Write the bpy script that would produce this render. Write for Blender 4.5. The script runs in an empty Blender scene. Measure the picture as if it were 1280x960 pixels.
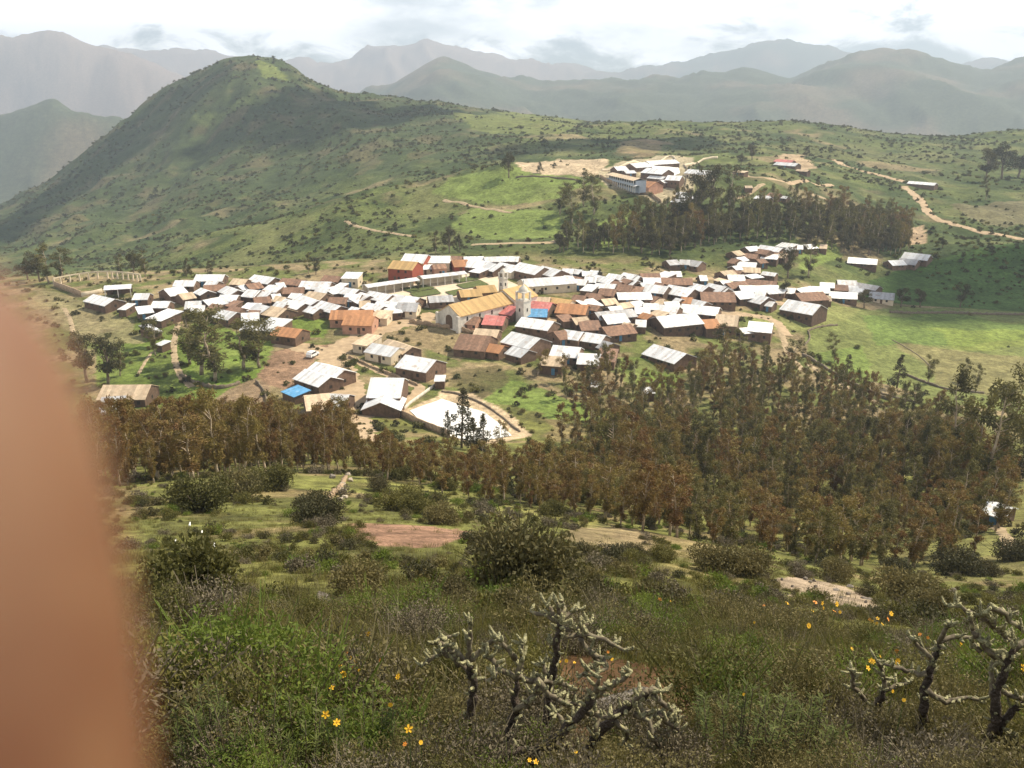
import bpy, bmesh, math, random
import numpy as np
from mathutils import Vector, Matrix
PI = math.pi
C = bpy.context.scene.collection
scene = bpy.context.scene
random.seed(7); RNG = np.random.default_rng(7)
F = 1108.5; TH = math.radians(18.47); ST, CT = math.sin(TH), math.cos(TH)
SUN_AZ, SUN_EL = math.radians(62), math.radians(50)
SUN = Vector((math.cos(SUN_EL)*math.sin(SUN_AZ), math.cos(SUN_EL)*math.cos(SUN_AZ), math.sin(SUN_EL)))

# ------------------------------------------------------------------ helpers
def tag(o, label=None, cat=None, group=None, kind=None):
    if label: o['label'] = label
    if cat: o['category'] = cat
    if group: o['group'] = group
    if kind: o['kind'] = kind
    return o
def empty(name, loc=(0,0,0), rz=0):
    o = bpy.data.objects.new(name, None); C.objects.link(o)
    o.location = loc; o.rotation_euler = (0,0,rz); o.empty_display_size = .3
    return o
def link_mesh(name, me, parent=None, loc=None, rz=0):
    o = bpy.data.objects.new(name, me); C.objects.link(o)
    if parent is not None: o.parent = parent
    if loc is not None: o.location = loc
    if rz: o.rotation_euler = (0,0,rz)
    return o
def np_mesh(name, V, Fc, mats, midx=None, smooth=False, attrs=None):
    """Fc: (n,k) int array, all faces same size"""
    V = np.asarray(V, dtype=np.float32); Fc = np.asarray(Fc, dtype=np.int32)
    me = bpy.data.meshes.new(name)
    n, k = Fc.shape
    me.vertices.add(len(V)); me.vertices.foreach_set('co', V.ravel())
    me.loops.add(n*k); me.loops.foreach_set('vertex_index', Fc.ravel())
    me.polygons.add(n); me.polygons.foreach_set('loop_start', np.arange(n, dtype=np.int32)*k)
    try: me.polygons.foreach_set('loop_total', np.full(n, k, dtype=np.int32))
    except Exception: pass
    if midx is not None: me.polygons.foreach_set('material_index', np.asarray(midx, dtype=np.int32))
    if smooth: me.polygons.foreach_set('use_smooth', np.ones(n, dtype=bool))
    for m in (mats if isinstance(mats, (list, tuple)) else [mats]): me.materials.append(m)
    for an, (typ, arr) in (attrs or {}).items():
        at = me.attributes.new(an, typ, 'POINT')
        if typ == 'FLOAT_COLOR': at.data.foreach_set('color', np.asarray(arr, dtype=np.float32).ravel())
        else: at.data.foreach_set('value', np.asarray(arr).ravel())
    me.update(calc_edges=True)
    return me
class MB:
    def __init__(s): s.v = []; s.f = []; s.m = []
    def poly(s, pts, faces, mi=0):
        b = len(s.v); s.v += [tuple(p) for p in pts]
        for f in faces: s.f.append(tuple(b+i for i in f)); s.m.append(mi)
    def box(s, x0, x1, y0, y1, z0, z1, mi=0):
        s.poly([(x0,y0,z0),(x1,y0,z0),(x1,y1,z0),(x0,y1,z0),(x0,y0,z1),(x1,y0,z1),(x1,y1,z1),(x0,y1,z1)],
               [(0,3,2,1),(4,5,6,7),(0,1,5,4),(1,2,6,5),(2,3,7,6),(3,0,4,7)], mi)
    def tube(s, pts, rad, n=7, mi=0, jit=0.0, cap=True):
        pts = [Vector(p) for p in pts]; rings = []
        up = Vector((0.13,0.31,0.94))
        for i, p in enumerate(pts):
            d = (pts[min(i+1,len(pts)-1)] - pts[max(i-1,0)])
            if d.length < 1e-9: d = Vector((0,0,1))
            d.normalize(); a = d.cross(up)
            if a.length < .1: a = d.cross(Vector((1,0,0)))
            a.normalize(); b = d.cross(a)
            r = rad[i] if isinstance(rad, (list, tuple)) else rad
            ring = []
            for k in range(n):
                q = 2*PI*k/n; rr = r*(1+random.uniform(-jit,jit))
                ring.append(len(s.v)); s.v.append(tuple(p + a*math.cos(q)*rr + b*math.sin(q)*rr))
            rings.append(ring)
        for r0, r1 in zip(rings, rings[1:]):
            for k in range(n):
                s.f.append((r0[k], r0[(k+1)%n], r1[(k+1)%n], r1[k])); s.m.append(mi)
        if cap:
            s.f.append(tuple(reversed(rings[0]))); s.m.append(mi); s.f.append(tuple(rings[-1])); s.m.append(mi)
    def mesh(s, name, mats, smooth=False):
        me = bpy.data.meshes.new(name); me.from_pydata(s.v, [], s.f)
        for m in (mats if isinstance(mats, (list, tuple)) else [mats]): me.materials.append(m)
        me.polygons.foreach_set('material_index', s.m)
        if smooth: me.polygons.foreach_set('use_smooth', [True]*len(s.f))
        me.update(); return me
    def build(s, name, mats, parent=None, smooth=False):
        return link_mesh(name, s.mesh(name, mats, smooth), parent)

# ------------------------------------------------------------------ noise
_P = RNG.permutation(256); _P = np.concatenate([_P,_P,_P[:2]])
_G = RNG.normal(size=(256,2)); _G /= np.linalg.norm(_G,axis=1)[:,None]; _G = _G.astype(np.float32); _GX, _GY = _G[:,0].copy(), _G[:,1].copy(); _P = _P.astype(np.int32)
def perlin(x, y):
    xi = np.floor(x); yi = np.floor(y)
    xf = (x-xi).astype(np.float32); yf = (y-yi).astype(np.float32); xi = xi.astype(np.int32); yi = yi.astype(np.int32); xi &= 255; yi &= 255
    u = xf*xf*xf*(xf*(xf*6-15)+10); v = yf*yf*yf*(yf*(yf*6-15)+10)
    def g(ix, iy, dx, dy):
        h_ = _P[_P[ix & 255]+(iy & 255)]
        return _GX[h_]*dx+_GY[h_]*dy
    a = g(xi,yi,xf,yf); b = g(xi+1,yi,xf-1,yf); c = g(xi,yi+1,xf,yf-1); d = g(xi+1,yi+1,xf-1,yf-1)
    return (a*(1-u)+b*u)*(1-v)+(c*(1-u)+d*u)*v
def fbm(x, y, sc, octv=4, ridged=False, seed=0):
    s = 0; a = 1.0; t = 0
    for o in range(octv):
        n = perlin(x/sc*2**o+13.7*o+seed*7.3, y/sc*2**o+5.1*o+seed*3.1)*1.6
        if ridged: n = 0.55-np.abs(n)*1.6
        s = s+a*n; t += a; a *= .5
    return s/t

# ------------------------------------------------------------------ terrain heights
def g_of(py): return -math.tan(TH+math.atan((py-480)/F))         # z / Y
def s_of(px, py): return ((px-640)/F)/(CT-(-(py-480)/F)*-ST) if False else ((px-640)/F)/(CT+(-(py-480)/F)*ST)
COL = [-200,0,160,320,480,640,800,960,1120,1280,1480]
def r(*a): return list(zip(COL, a))
NODES = {
 3.5: r(*[1012]*11), 5: r(*[926]*11),
 8: r(812,812,812,812,812,814,822,835,848,852,855),
 12: r(766,766,766,766,766,770,780,795,808,816,820),
 20: r(718,718,718,718,718,722,738,758,778,788,790),
 30: r(684,684,684,684,684,690,712,738,760,770,772),
 45: r(652,652,652,652,654,664,690,718,742,750,752),
 65: r(624,624,624,624,628,642,670,698,722,727,724),
 90: r(600,600,600,598,604,622,650,676,694,690,682),
 120: r(578,578,576,573,580,598,624,644,652,642,630),
 150: r(558,556,552,550,558,574,594,608,612,602,592),
 190: r(535,532,528,526,530,540,552,560,562,557,550),
 240: r(472,467,461,456,456,459,470,488,500,505,505),
 280: r(422,417,409,403,402,405,416,438,456,462,462),
 330: r(376,364,357,353,352,352,358,376,402,410,410),
 375: r(362,347,339,332,322,320,326,345,374,384,386),
 405: r(366,352,345,338,316,300,302,318,352,360,360),
 430: r(380,362,350,340,306,290,288,300,338,330,325),
 455: r(380,362,350,328,292,268,265,276,320,305,295),
 490: r(375,358,348,306,272,248,243,255,302,303,298),
 560: r(368,348,335,276,238,207,206,215,262,275,266),
 640: r(360,340,322,290,244,210,204,206,234,246,238),
 750: r(345,322,300,265,222,196,188,190,213,222,214),
 900: r(325,300,270,228,186,170,172,174,190,192,184),
 1100: [(-200,300),(0,278),(160,225),(320,160),(400,150),(480,148),(560,146),(640,150),(720,156),(800,154),(880,156),(960,153),(980,151),(1040,158),(1120,170),(1200,172),(1280,161),(1480,155)],
 1250: [(-200,290),(0,266),(60,240),(110,205),(160,176),(200,152),(230,128),(280,100),(320,92),(360,100),(420,124),(480,131),(560,133),(640,144),(720,154),(800,157),(960,156),(1120,176),(1280,174),(1480,170)],
 1400: [(-200,285),(0,258),(60,226),(110,188),(160,150),(180,128),(210,108),(250,88),(290,74),(320,72),(350,76),(380,98),(430,118),(480,127),(540,130),(590,137),(640,142),(720,152),(800,160),(960,160),(1120,182),(1280,182),(1480,180)],
 1700: r(345,335,270,170,205,215,220,225,235,240,240),
 2100: r(305,292,300,320,300,285,275,270,262,262,262),
 2700: [(-200,205),(-100,187),(0,153),(40,139),(70,136),(110,149),(150,157),(200,190),(320,235),(480,225),(640,212),(960,215),(1280,205),(1480,200)],
 3300: [(-200,300),(0,265),(160,245),(320,210),(450,165),(550,115),(640,145),(800,138),(960,130),(1120,110),(1280,118),(1480,120)],
 4200: [(-200,210),(0,170),(200,160),(400,145),(450,124),(500,93),(530,76),(550,69),(575,80),(600,93),(640,103),(700,98),(760,104),(830,102),(880,98),(935,89),(990,102),(1040,82),(1100,68),(1150,70),(1190,86),(1230,92),(1280,78),(1480,60)],
 4900: r(260,250,245,260,260,255,250,250,240,240,240),
 6000: [(-200,44),(0,40),(50,38),(90,48),(140,57),(180,78),(230,100),(300,130),(400,150),(500,165),(900,170),(1480,170)],
 6800: r(150,150,150,150,150,150,150,150,150,150,150),
 8200: [(-200,70),(0,66),(150,62),(250,66),(330,74),(400,80),(440,70),(470,58),(520,52),(570,60),(620,74),(680,80),(720,84),(780,90),(860,80),(900,70),(940,58),(1000,54),(1040,60),(1080,74),(1150,80),(1480,70)],
 9300: r(*[130]*11),
}
YN = np.array(sorted(NODES)); LY = np.log(YN)
NI, SMAX = 780, 1.3
S_ax = np.linspace(-SMAX, SMAX, NI)
Y_ax = np.concatenate([np.linspace(-28,1,14,endpoint=False), np.geomspace(1,60,250,endpoint=False), np.geomspace(60,150,110,endpoint=False),
        np.geomspace(150,420,320,endpoint=False), np.geomspace(420,1500,300,endpoint=False), np.geomspace(1500,9500,200)])
WO = 30.0
W_ax = np.maximum(Y_ax+WO, WO)
X = S_ax[None,:]*W_ax[:,None]; Y = np.repeat(Y_ax[:,None], NI, 1)
G = []                                                              # z/Y at every node row, over s' = x/Y
sq = X/np.maximum(Y, 3.5)
def smoothstep(a, b, x):
    t = np.clip((x-a)/(b-a), 0, 1); return t*t*(3-2*t)
def node_fn(y):
    pts = sorted((s_of(px,py), g_of(py)) for px,py in NODES[y]); return np.array(pts)
nodep = [node_fn(y) for y in YN]
def pchip(xs, ys, x):                                               # ys: (n, m) ; x scalar
    n = len(xs); k = min(max(int(np.searchsorted(xs, x)-1), 0), n-2)
    h = np.diff(xs); d = (ys[1:]-ys[:-1])/h[:,None]
    def slope(i):
        if i == 0: return d[0]
        if i == n-1: return d[-1]
        w1 = 2*h[i]+h[i-1]; w2 = h[i]+2*h[i-1]; p = d[i-1]*d[i]
        return np.where(p > 0, (w1+w2)/(w1/np.where(p>0,d[i-1],1)+w2/np.where(p>0,d[i],1)), 0)
    t = (x-xs[k])/h[k]; t2, t3 = t*t, t*t*t
    return (2*t3-3*t2+1)*ys[k]+(t3-2*t2+t)*h[k]*slope(k)+(-2*t3+3*t2)*ys[k+1]+(t3-t2)*h[k]*slope(k+1)
Z = np.zeros_like(X)
for j, y in enumerate(Y_ax):
    s = sq[j]
    if y <= 3.5:
        z35 = np.interp(s, nodep[0][:,0], nodep[0][:,1])*3.5
        Z[j] = -1.75+(z35+1.75)*y/3.5
    else:
        k = int(np.searchsorted(YN, y)-1); lo, hi = max(k-1,0), min(k+3,len(YN))
        gs = np.array([np.interp(s, nodep[i][:,0], nodep[i][:,1]) for i in range(lo,hi)])
        Z[j] = pchip(LY[lo:hi], gs, math.log(y))*y
# smooth across s a little (kinks of the linear interpolation)
ker = np.hanning(33); ker /= ker.sum()
ker2 = np.hanning(9); ker2 /= ker2.sum()
for j, y in enumerate(Y_ax):
    kk = ker if y < 1000 else ker2
    Z[j] = np.convolve(np.pad(Z[j], len(kk)//2, mode='edge'), kk, mode='valid')
Zb = Z.copy()
# relief
flat = smoothstep(195,235,Y)*(1-smoothstep(370,410,Y))
Z += fbm(X,Y,9,4)*0.35*smoothstep(2,8,Y)*(1-smoothstep(60,120,Y))*(1)
Z += fbm(X,Y,2.0,3,seed=3)*0.10*(1-smoothstep(20,60,Y))
Z += fbm(X,Y,40,4,seed=1)*(1.8*smoothstep(40,90,Y)*(1-flat)*(1-smoothstep(380,480,Y))+0.35*flat)
m = smoothstep(400,520,Y)
Z += fbm(X,Y,120,5,True,seed=2)*7*m*(1-smoothstep(1500,2000,Y))
Z += fbm(X,Y,30,3,seed=5)*1.8*m*(1-smoothstep(1500,2000,Y))
# gullies on the big mountain (run down towards the viewer)
gul = (fbm(X+fbm(X,Y,200,2,seed=8)*60, Y*0.45, 150, 4, True, seed=6))
Z += gul*22*smoothstep(620,850,Y)*smoothstep(0.05,-0.25,X/Y)*(1-smoothstep(1330,1420,Y))*(1-.0*Y)
far = smoothstep(1800,2500,Y)
Z += far*(fbm(X+fbm(X,Y,500,2,seed=9)*200, Y*.7, 520, 6, True, seed=4)*(45+Y*0.008))*(1)
# level pads: football court, plaza, field
rows_i = np.arange(len(Y_ax))
def hgt(x, y, A=None):
    A = Z if A is None else A
    x = np.asarray(x, dtype=np.float64); y = np.asarray(y, dtype=np.float64)
    jf = np.interp(y, Y_ax, rows_i); w = np.maximum(y+WO, WO)
    fi = (x/w+SMAX)/(2*SMAX)*(NI-1); fi = np.clip(fi, 0, NI-1.001); jf = np.clip(jf, 0, len(Y_ax)-1.001)
    j = jf.astype(int); i = fi.astype(int); a = jf-j; b = fi-i
    return (A[j,i]*(1-b)+A[j,i+1]*b)*(1-a)+(A[j+1,i]*(1-b)+A[j+1,i+1]*b)*a
_yy = np.geomspace(2.2, 9300, 5000)
def ray(px, py):
    Yc = -(py-480)/F; d = Vector(((px-640)/F, CT+Yc*ST, -ST+Yc*CT)); return d
def place(px, py, ymin=2.2, ymax=9000):
    d = ray(px,py); yy = _yy[(_yy >= ymin) & (_yy <= ymax)]
    t = yy/d.y; zz = t*d.z; hh = hgt(t*d.x, yy)
    k = np.nonzero(zz <= hh)[0]
    if len(k) == 0: k = [int(np.argmin(zz-hh))]
    k = k[0]
    if k > 0:
        a = zz[k-1]-hh[k-1]; b = zz[k]-hh[k]; u = a/(a-b) if a != b else 0; y = yy[k-1]+(yy[k]-yy[k-1])*min(max(u,0),1)
    else: y = yy[k]
    x = d.x*y/d.y
    return Vector((float(x), float(y), float(hgt(x,y))))
def at_depth(px, py, y):
    d = ray(px,py); return Vector((d.x*y/d.y, y, d.z*y/d.y))
def project(x, y, z):
    zc = y*CT-z*ST; yc = y*ST+z*CT
    zc = np.where(np.abs(zc) < 1e-6, 1e-6, zc)
    return 640+F*x/zc, 480-F*yc/zc
def in_poly(px, py, poly):
    px = np.asarray(px, dtype=float); py = np.asarray(py, dtype=float); c = np.zeros(px.shape, bool); n = len(poly)
    for i in range(n):
        x1,y1 = poly[i]; x2,y2 = poly[(i+1)%n]
        if y1 == y2: continue
        c ^= ((y1 > py) != (y2 > py)) & (px < (x2-x1)*(py-y1)/(y2-y1)+x1)
    return c

# ------------------------------------------------------------------ ground colours (land cover; one slope also holds painted shade)
PX, PY = project(X, Y, Zb)
col = np.zeros(X.shape+(3,))
def mixc(mask, c):
    global col
    col = col*(1-mask[...,None])+np.array(c)*mask[...,None]
n1 = fbm(X,Y,6,4,seed=11); n2 = fbm(X,Y,45,4,seed=12); n3 = fbm(X,Y,160,4,seed=13); n0 = fbm(X,Y,1.2,3,seed=14)
mixc(np.ones_like(X), (.105,.105,.034))
mixc(smoothstep(-.2,.2,n1)*.7, (.16,.155,.045))
mixc(smoothstep(.05,.35,n2)*.5, (.22,.16,.075))
mid = smoothstep(22,36,Y)*(1-smoothstep(200,240,Y))
mixc(mid*smoothstep(-.3,.1,n1)*.85, (.15,.155,.045))
mixc(mid*smoothstep(.05,.3,fbm(X,Y,12,4,seed=15))*.6, (.25,.18,.10))
vil = smoothstep(195,225,Y)*(1-smoothstep(362,392,Y))
mixc(vil, (.115,.13,.04)); mixc(vil*smoothstep(-.2,.2,fbm(X,Y,14,4,seed=16))*.8, (.27,.20,.12))
hill = smoothstep(366,396,Y)*(1-smoothstep(1900,2400,Y))
mixc(hill, (.066,.086,.028)); mixc(hill*smoothstep(-.05,.3,n3)*.8, (.11,.13,.04))
mixc(hill*smoothstep(.08,.32,n2)*.6, (.15,.15,.06)); mixc(hill*smoothstep(.22,.4,fbm(X,Y,70,4,seed=17))*.6, (.27,.2,.12))
mixc(hill*smoothstep(.05,.25,-n2)*.6, (.03,.05,.016))
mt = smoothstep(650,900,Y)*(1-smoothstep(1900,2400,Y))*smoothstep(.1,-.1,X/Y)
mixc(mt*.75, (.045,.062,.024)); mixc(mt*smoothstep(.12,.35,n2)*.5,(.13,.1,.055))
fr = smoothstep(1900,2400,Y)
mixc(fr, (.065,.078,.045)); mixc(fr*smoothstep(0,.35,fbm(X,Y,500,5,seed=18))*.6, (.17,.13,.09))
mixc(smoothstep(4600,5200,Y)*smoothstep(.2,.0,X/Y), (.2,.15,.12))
_wc = {}
def wob_(wsc):
    if wsc not in _wc: _wc[wsc] = (fbm(X,Y,wsc,3,seed=21), fbm(X,Y,wsc,3,seed=22)*.4)
    return _wc[wsc]
def patch(poly, c, ymin, ymax, amt=1.0, wob=3.0, wsc=8.0):
    """land cover inside an outline; the outline's edge is broken up by noise"""
    wsc = min((2,5,12,30), key=lambda q: abs(math.log(q/wsc)))
    j0, j1 = np.searchsorted(Y_ax, [ymin, ymax]); xs = [p[0] for p in poly]
    sx = (min(xs)-60-640)/F*1.25, (max(xs)+60-640)/F*1.25
    i0, i1 = 0, NI
    wx, wy = wob_(wsc); sl_ = np.s_[j0:j1, i0:i1]
    ok = (PX[sl_] > min(xs)-wob-2) & (PX[sl_] < max(xs)+wob+2)
    jj, ii = np.nonzero(ok); jj = jj+j0; ii = ii+i0
    m_ = in_poly(PX[jj,ii]+wx[jj,ii]*wob, PY[jj,ii]+wy[jj,ii]*wob, poly)
    jj, ii = jj[m_], ii[m_]
    col[jj,ii] = col[jj,ii]*(1-amt)+np.array(c)*amt
GRN, GRN2, SOIL, SAND, BROWN = (.12,.19,.03),(.155,.215,.04),(.30,.20,.13),(.48,.37,.24),(.19,.125,.075)
# big pasture at the right
patch([(1008,440),(1010,392),(1140,384),(1290,388),(1490,385),(1490,520),(1280,520),(1180,500),(1110,480),(1060,470)], (.15,.17,.055), 225, 372, 1, 6)
patch([(1068,392),(1180,392),(1290,405),(1290,425),(1180,432),(1100,430)], (.10,.165,.035), 225, 372, .6, 26, 25)
patch([(1150,410),(1280,412),(1490,412),(1490,440),(1200,436)], (.20,.24,.05), 225, 372, .5, 26, 20)
patch([(1120,430),(1230,440),(1290,450),(1290,500),(1170,480)], (.21,.165,.085), 225, 372, .55, 22, 25)
patch([(1020,440),(1080,430),(1090,490),(1030,470)], (.13,.19,.04), 225, 372, .6, 14, 20)
# slope above it, its shade also painted in as dark green
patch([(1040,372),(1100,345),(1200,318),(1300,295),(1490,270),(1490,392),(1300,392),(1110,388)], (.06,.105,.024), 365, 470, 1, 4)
# green plots below the village
patch([(610,478),(640,470),(690,490),(742,505),(740,530),(690,528),(650,510),(600,500)], (.14,.195,.045), 180, 260, .9, 22, 12)
patch([(800,460),(855,468),(850,485),(805,482)], (.15,.20,.045), 180, 300, .9, 10)
patch([(365,400),(400,396),(412,408),(405,422),(370,420)], (.14,.19,.04), 180, 320, 1, 3)
patch([(120,420),(200,400),(228,400),(235,460),(260,475),(330,460),(330,480),(250,505),(170,510),(120,480)], (.12,.165,.035), 180, 330, .9, 8)
patch([(225,420),(250,400),(345,430),(330,470),(280,490),(235,470)], (.14,.21,.035), 180, 320, .8, 8)
patch([(770,448),(820,446),(850,480),(780,480)], (.12,.17,.035), 180, 300, .7, 8)
patch([(930,395),(1010,380),(1080,385),(1060,400),(1010,412),(985,420)], (.19,.2,.07), 220, 372, .9, 4)
# bare earth by the road, yards
patch([(320,470),(345,440),(372,432),(420,430),(430,445),(395,448),(380,468),(365,490),(330,482)], (.24,.155,.10), 180, 330, 1, 5)
patch([(250,506),(320,474),(336,480),(334,512),(300,530),(240,525)], (.24,.17,.11), 180, 330, .9, 4)
patch([(520,405),(575,412),(600,430),(575,452),(545,440),(490,420)], (.26,.2,.11), 200, 330, .9, 6)
patch([(560,465),(625,455),(640,475),(600,500),(560,482)], (.10,.085,.04), 190, 330, .8, 6)
patch([(48,362),(90,370),(130,390),(165,400),(180,430),(120,430),(60,400),(30,380)], (.22,.19,.10), 200, 400, .8, 8)
# courts and the white slab
patch([(500,516),(548,496),(552,488),(590,492),(640,520),(665,548),(600,560)], SAND, 170, 260, 1, 2)
# hill behind: green plots, bare ground by the school, cuttings
for pl_ in [[(560,225),(640,212),(720,218),(735,235),(700,250),(600,252),(540,240)], [(590,258),(700,262),(705,298),(620,302),(560,280)],
            [(380,240),(405,232),(400,250),(350,262)], [(262,262),(330,250),(330,258),(268,272)], [(735,285),(790,265),(800,300),(745,318)], [(1000,315),(1040,300),(1050,320),(1000,342)]]:
    patch(pl_, (.15,.195,.05), 395, 700, .85, 7, 20)
patch([(645,208),(700,202),(760,206),(748,222),(700,221),(655,217)], (.42,.33,.22), 400, 760, 1, 3, 12)
patch([(745,212),(820,198),(865,200),(868,240),(830,258),(790,245),(755,232)], (.34,.29,.19), 400, 760, 1, 2, 12)
patch([(968,196),(1000,196),(1022,215),(985,212)], (.36,.27,.17), 400, 760, 1, 2, 12)
patch([(1138,284),(1156,282),(1158,306),(1136,308)], (.34,.25,.16), 395, 700, 1, 2, 12)
patch([(1190,262),(1290,250),(1290,282),(1230,284)], (.18,.15,.09), 395, 760, .6, 8, 20)
patch([(560,145),(640,142),(730,152),(700,170),(600,165)], (.15,.17,.05), 700, 1500, .7, 8, 40)
patch([(930,182),(1010,180),(1120,190),(1200,196),(1180,206),(1040,200)], (.13,.13,.05), 600, 1500, .5, 8, 40)
patch([(780,175),(830,180),(820,198),(770,196)], (.27,.19,.11), 560, 1300, .5, 8, 30)
patch([(318,84),(345,88),(358,104),(335,102)], (.16,.19,.05), 1100, 1600, .8, 6, 40)
patch([(245,162),(320,140),(350,128),(345,122),(290,136),(240,156)], (.13,.16,.05), 900, 1600, .6, 6, 40)
# foreground bare patches
patch([(430,655),(520,657),(590,663),(600,675),(540,680),(470,676),(440,668)], (.25,.15,.10), 18, 60, 1, 10, 5)
patch([(955,728),(1000,720),(1060,735),(1100,750),(1110,770),(1060,762),(990,745)], (.36,.28,.20), 8, 70, 1, 10, 5)
patch([(720,655),(800,665),(830,690),(780,695),(700,680)], (.25,.19,.11), 20, 80, .8, 12, 6)
patch([(700,820),(880,830),(900,900),(720,930),(680,870)], (.14,.075,.04), 3, 12, .9, 20, 2)
patch([(190,855),(300,850),(330,880),(200,900)], (.2,.13,.08), 3, 12, .8, 12, 2)
patch([(520,612),(640,630),(760,650),(760,662),(640,648),(520,628)], (.22,.21,.07), 30, 90, .7, 14, 8)
patch([(1120,640),(1290,600),(1290,720),(1150,730),(1100,700)], (.17,.165,.06), 40, 170, .6, 14, 10)
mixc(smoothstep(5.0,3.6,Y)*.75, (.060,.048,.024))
bare = col.copy()
v = 1+0.35*n0*(1-smoothstep(60,200,Y))+.22*n1+.15*fbm(X,Y,3,3,seed=19)
col *= np.clip(v,.5,1.6)[...,None]; col = np.clip(col, .008, .6)
# ------------------------------------------------------------------ materials
def nt(m): m.use_nodes = True; t = m.node_tree; return t, t.nodes, t.links
def mat(name, color, rough=.85, metal=0, var=.25, nsc=3.0, bump=.0, bsc=12.0, obj_var=0.0, spec=.3, attr=None):
    m = bpy.data.materials.new(name); t, N, L = nt(m); b = N['Principled BSDF']
    b.inputs['Roughness'].default_value = rough; b.inputs['Metallic'].default_value = metal
    b.inputs['Specular IOR Level'].default_value = spec
    tc = N.new('ShaderNodeTexCoord'); nz = N.new('ShaderNodeTexNoise'); nz.inputs['Scale'].default_value = nsc; nz.inputs['Detail'].default_value = 5
    L.new(tc.outputs['Object'], nz.inputs['Vector'])
    mr = N.new('ShaderNodeMapRange'); mr.inputs[1].default_value = .3; mr.inputs[2].default_value = .7; mr.inputs[3].default_value = 1-var; mr.inputs[4].default_value = 1+var
    L.new(nz.outputs['Fac'], mr.inputs['Value'])
    src = None
    if attr:
        a = N.new('ShaderNodeAttribute'); a.attribute_name = attr; src = a.outputs['Color']
    mx = N.new('ShaderNodeVectorMath'); mx.operation = 'SCALE'
    if src is not None: L.new(src, mx.inputs[0])
    else: mx.inputs[0].default_value = color[:3]
    fac = mr.outputs[0]
    if obj_var:
        oi = N.new('ShaderNodeObjectInfo'); m2 = N.new('ShaderNodeMapRange'); m2.inputs[3].default_value = 1-obj_var; m2.inputs[4].default_value = 1+obj_var
        L.new(oi.outputs['Random'], m2.inputs['Value']); mm = N.new('ShaderNodeMath'); mm.operation = 'MULTIPLY'
        L.new(fac, mm.inputs[0]); L.new(m2.outputs[0], mm.inputs[1]); fac = mm.outputs[0]
    L.new(fac, mx.inputs['Scale']); L.new(mx.outputs[0], b.inputs['Base Color'])
    if bump:
        n2_ = N.new('ShaderNodeTexNoise'); n2_.inputs['Scale'].default_value = bsc; n2_.inputs['Detail'].default_value = 6
        L.new(tc.outputs['Object'], n2_.inputs['Vector']); bp = N.new('ShaderNodeBump'); bp.inputs['Strength'].default_value = bump; bp.inputs['Distance'].default_value = .1
        L.new(n2_.outputs['Fac'], bp.inputs['Height']); L.new(bp.outputs[0], b.inputs['Normal'])
    return m
def ground_material():
    m = bpy.data.materials.new('ground_cover'); t, N, L = nt(m); b = N['Principled BSDF']; b.inputs['Roughness'].default_value = .95; b.inputs['Specular IOR Level'].default_value = .1
    a = N.new('ShaderNodeAttribute'); a.attribute_name = 'cover'
    tc = N.new('ShaderNodeTexCoord')
    fac = None
    for sc, amp in ((.09,.35),(.6,.45),(5.0,.5)):
        nz = N.new('ShaderNodeTexNoise'); nz.inputs['Scale'].default_value = sc; nz.inputs['Detail'].default_value = 6; nz.inputs['Roughness'].default_value = .65
        L.new(tc.outputs['Object'], nz.inputs['Vector'])
        mr = N.new('ShaderNodeMapRange'); mr.inputs[1].default_value = .3; mr.inputs[2].default_value = .7; mr.inputs[3].default_value = 1-amp; mr.inputs[4].default_value = 1+amp
        L.new(nz.outputs['Fac'], mr.inputs['Value'])
        if fac is None: fac = mr.outputs[0]
        else:
            mm = N.new('ShaderNodeMath'); mm.operation = 'MULTIPLY'; L.new(fac, mm.inputs[0]); L.new(mr.outputs[0], mm.inputs[1]); fac = mm.outputs[0]
    mx = N.new('ShaderNodeVectorMath'); mx.operation = 'SCALE'; L.new(a.outputs['Color'], mx.inputs[0]); L.new(fac, mx.inputs['Scale'])
    L.new(mx.outputs[0], b.inputs['Base Color'])
    n2_ = N.new('ShaderNodeTexNoise'); n2_.inputs['Scale'].default_value = .35; n2_.inputs['Detail'].default_value = 10; n2_.inputs['Roughness'].default_value = .7
    L.new(tc.outputs['Object'], n2_.inputs['Vector'])
    bp = N.new('ShaderNodeBump'); bp.inputs['Strength'].default_value = .6; bp.inputs['Distance'].default_value = 1.2
    L.new(n2_.outputs['Fac'], bp.inputs['Height']); L.new(bp.outputs[0], b.inputs['Normal'])
    return m
# ------------------------------------------------------------------ ground sheet
nj = len(Y_ax); idx = np.arange(nj*NI).reshape(nj,NI)
quads = np.stack([idx[:-1,:-1], idx[:-1,1:], idx[1:,1:], idx[1:,:-1]], -1).reshape(-1,4)
rgba = np.concatenate([col, np.ones(col.shape[:2]+(1,))], -1)
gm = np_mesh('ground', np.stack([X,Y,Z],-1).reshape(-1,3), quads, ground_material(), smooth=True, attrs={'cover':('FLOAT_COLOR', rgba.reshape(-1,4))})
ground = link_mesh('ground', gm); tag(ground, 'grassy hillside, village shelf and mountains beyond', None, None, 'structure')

# ------------------------------------------------------------------ haze, sky, sun, camera
HAZE_TOP = 560
hb = MB(); hb.box(-13500, 13500, -120, 9800, -1900, HAZE_TOP)
hm = bpy.data.materials.new('haze'); t, N, L = nt(hm); N.remove(N['Principled BSDF'])
pv = N.new('ShaderNodeVolumePrincipled'); pv.inputs['Color'].default_value = (.70,.83,1.0,1); pv.inputs['Density'].default_value = 1.6e-4; pv.inputs['Anisotropy'].default_value = .1
L.new(pv.outputs[0], N['Material Output'].inputs['Volume'])
haze = hb.build('haze', hm); tag(haze, 'pale blue mountain haze', None, None, 'stuff')

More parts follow.
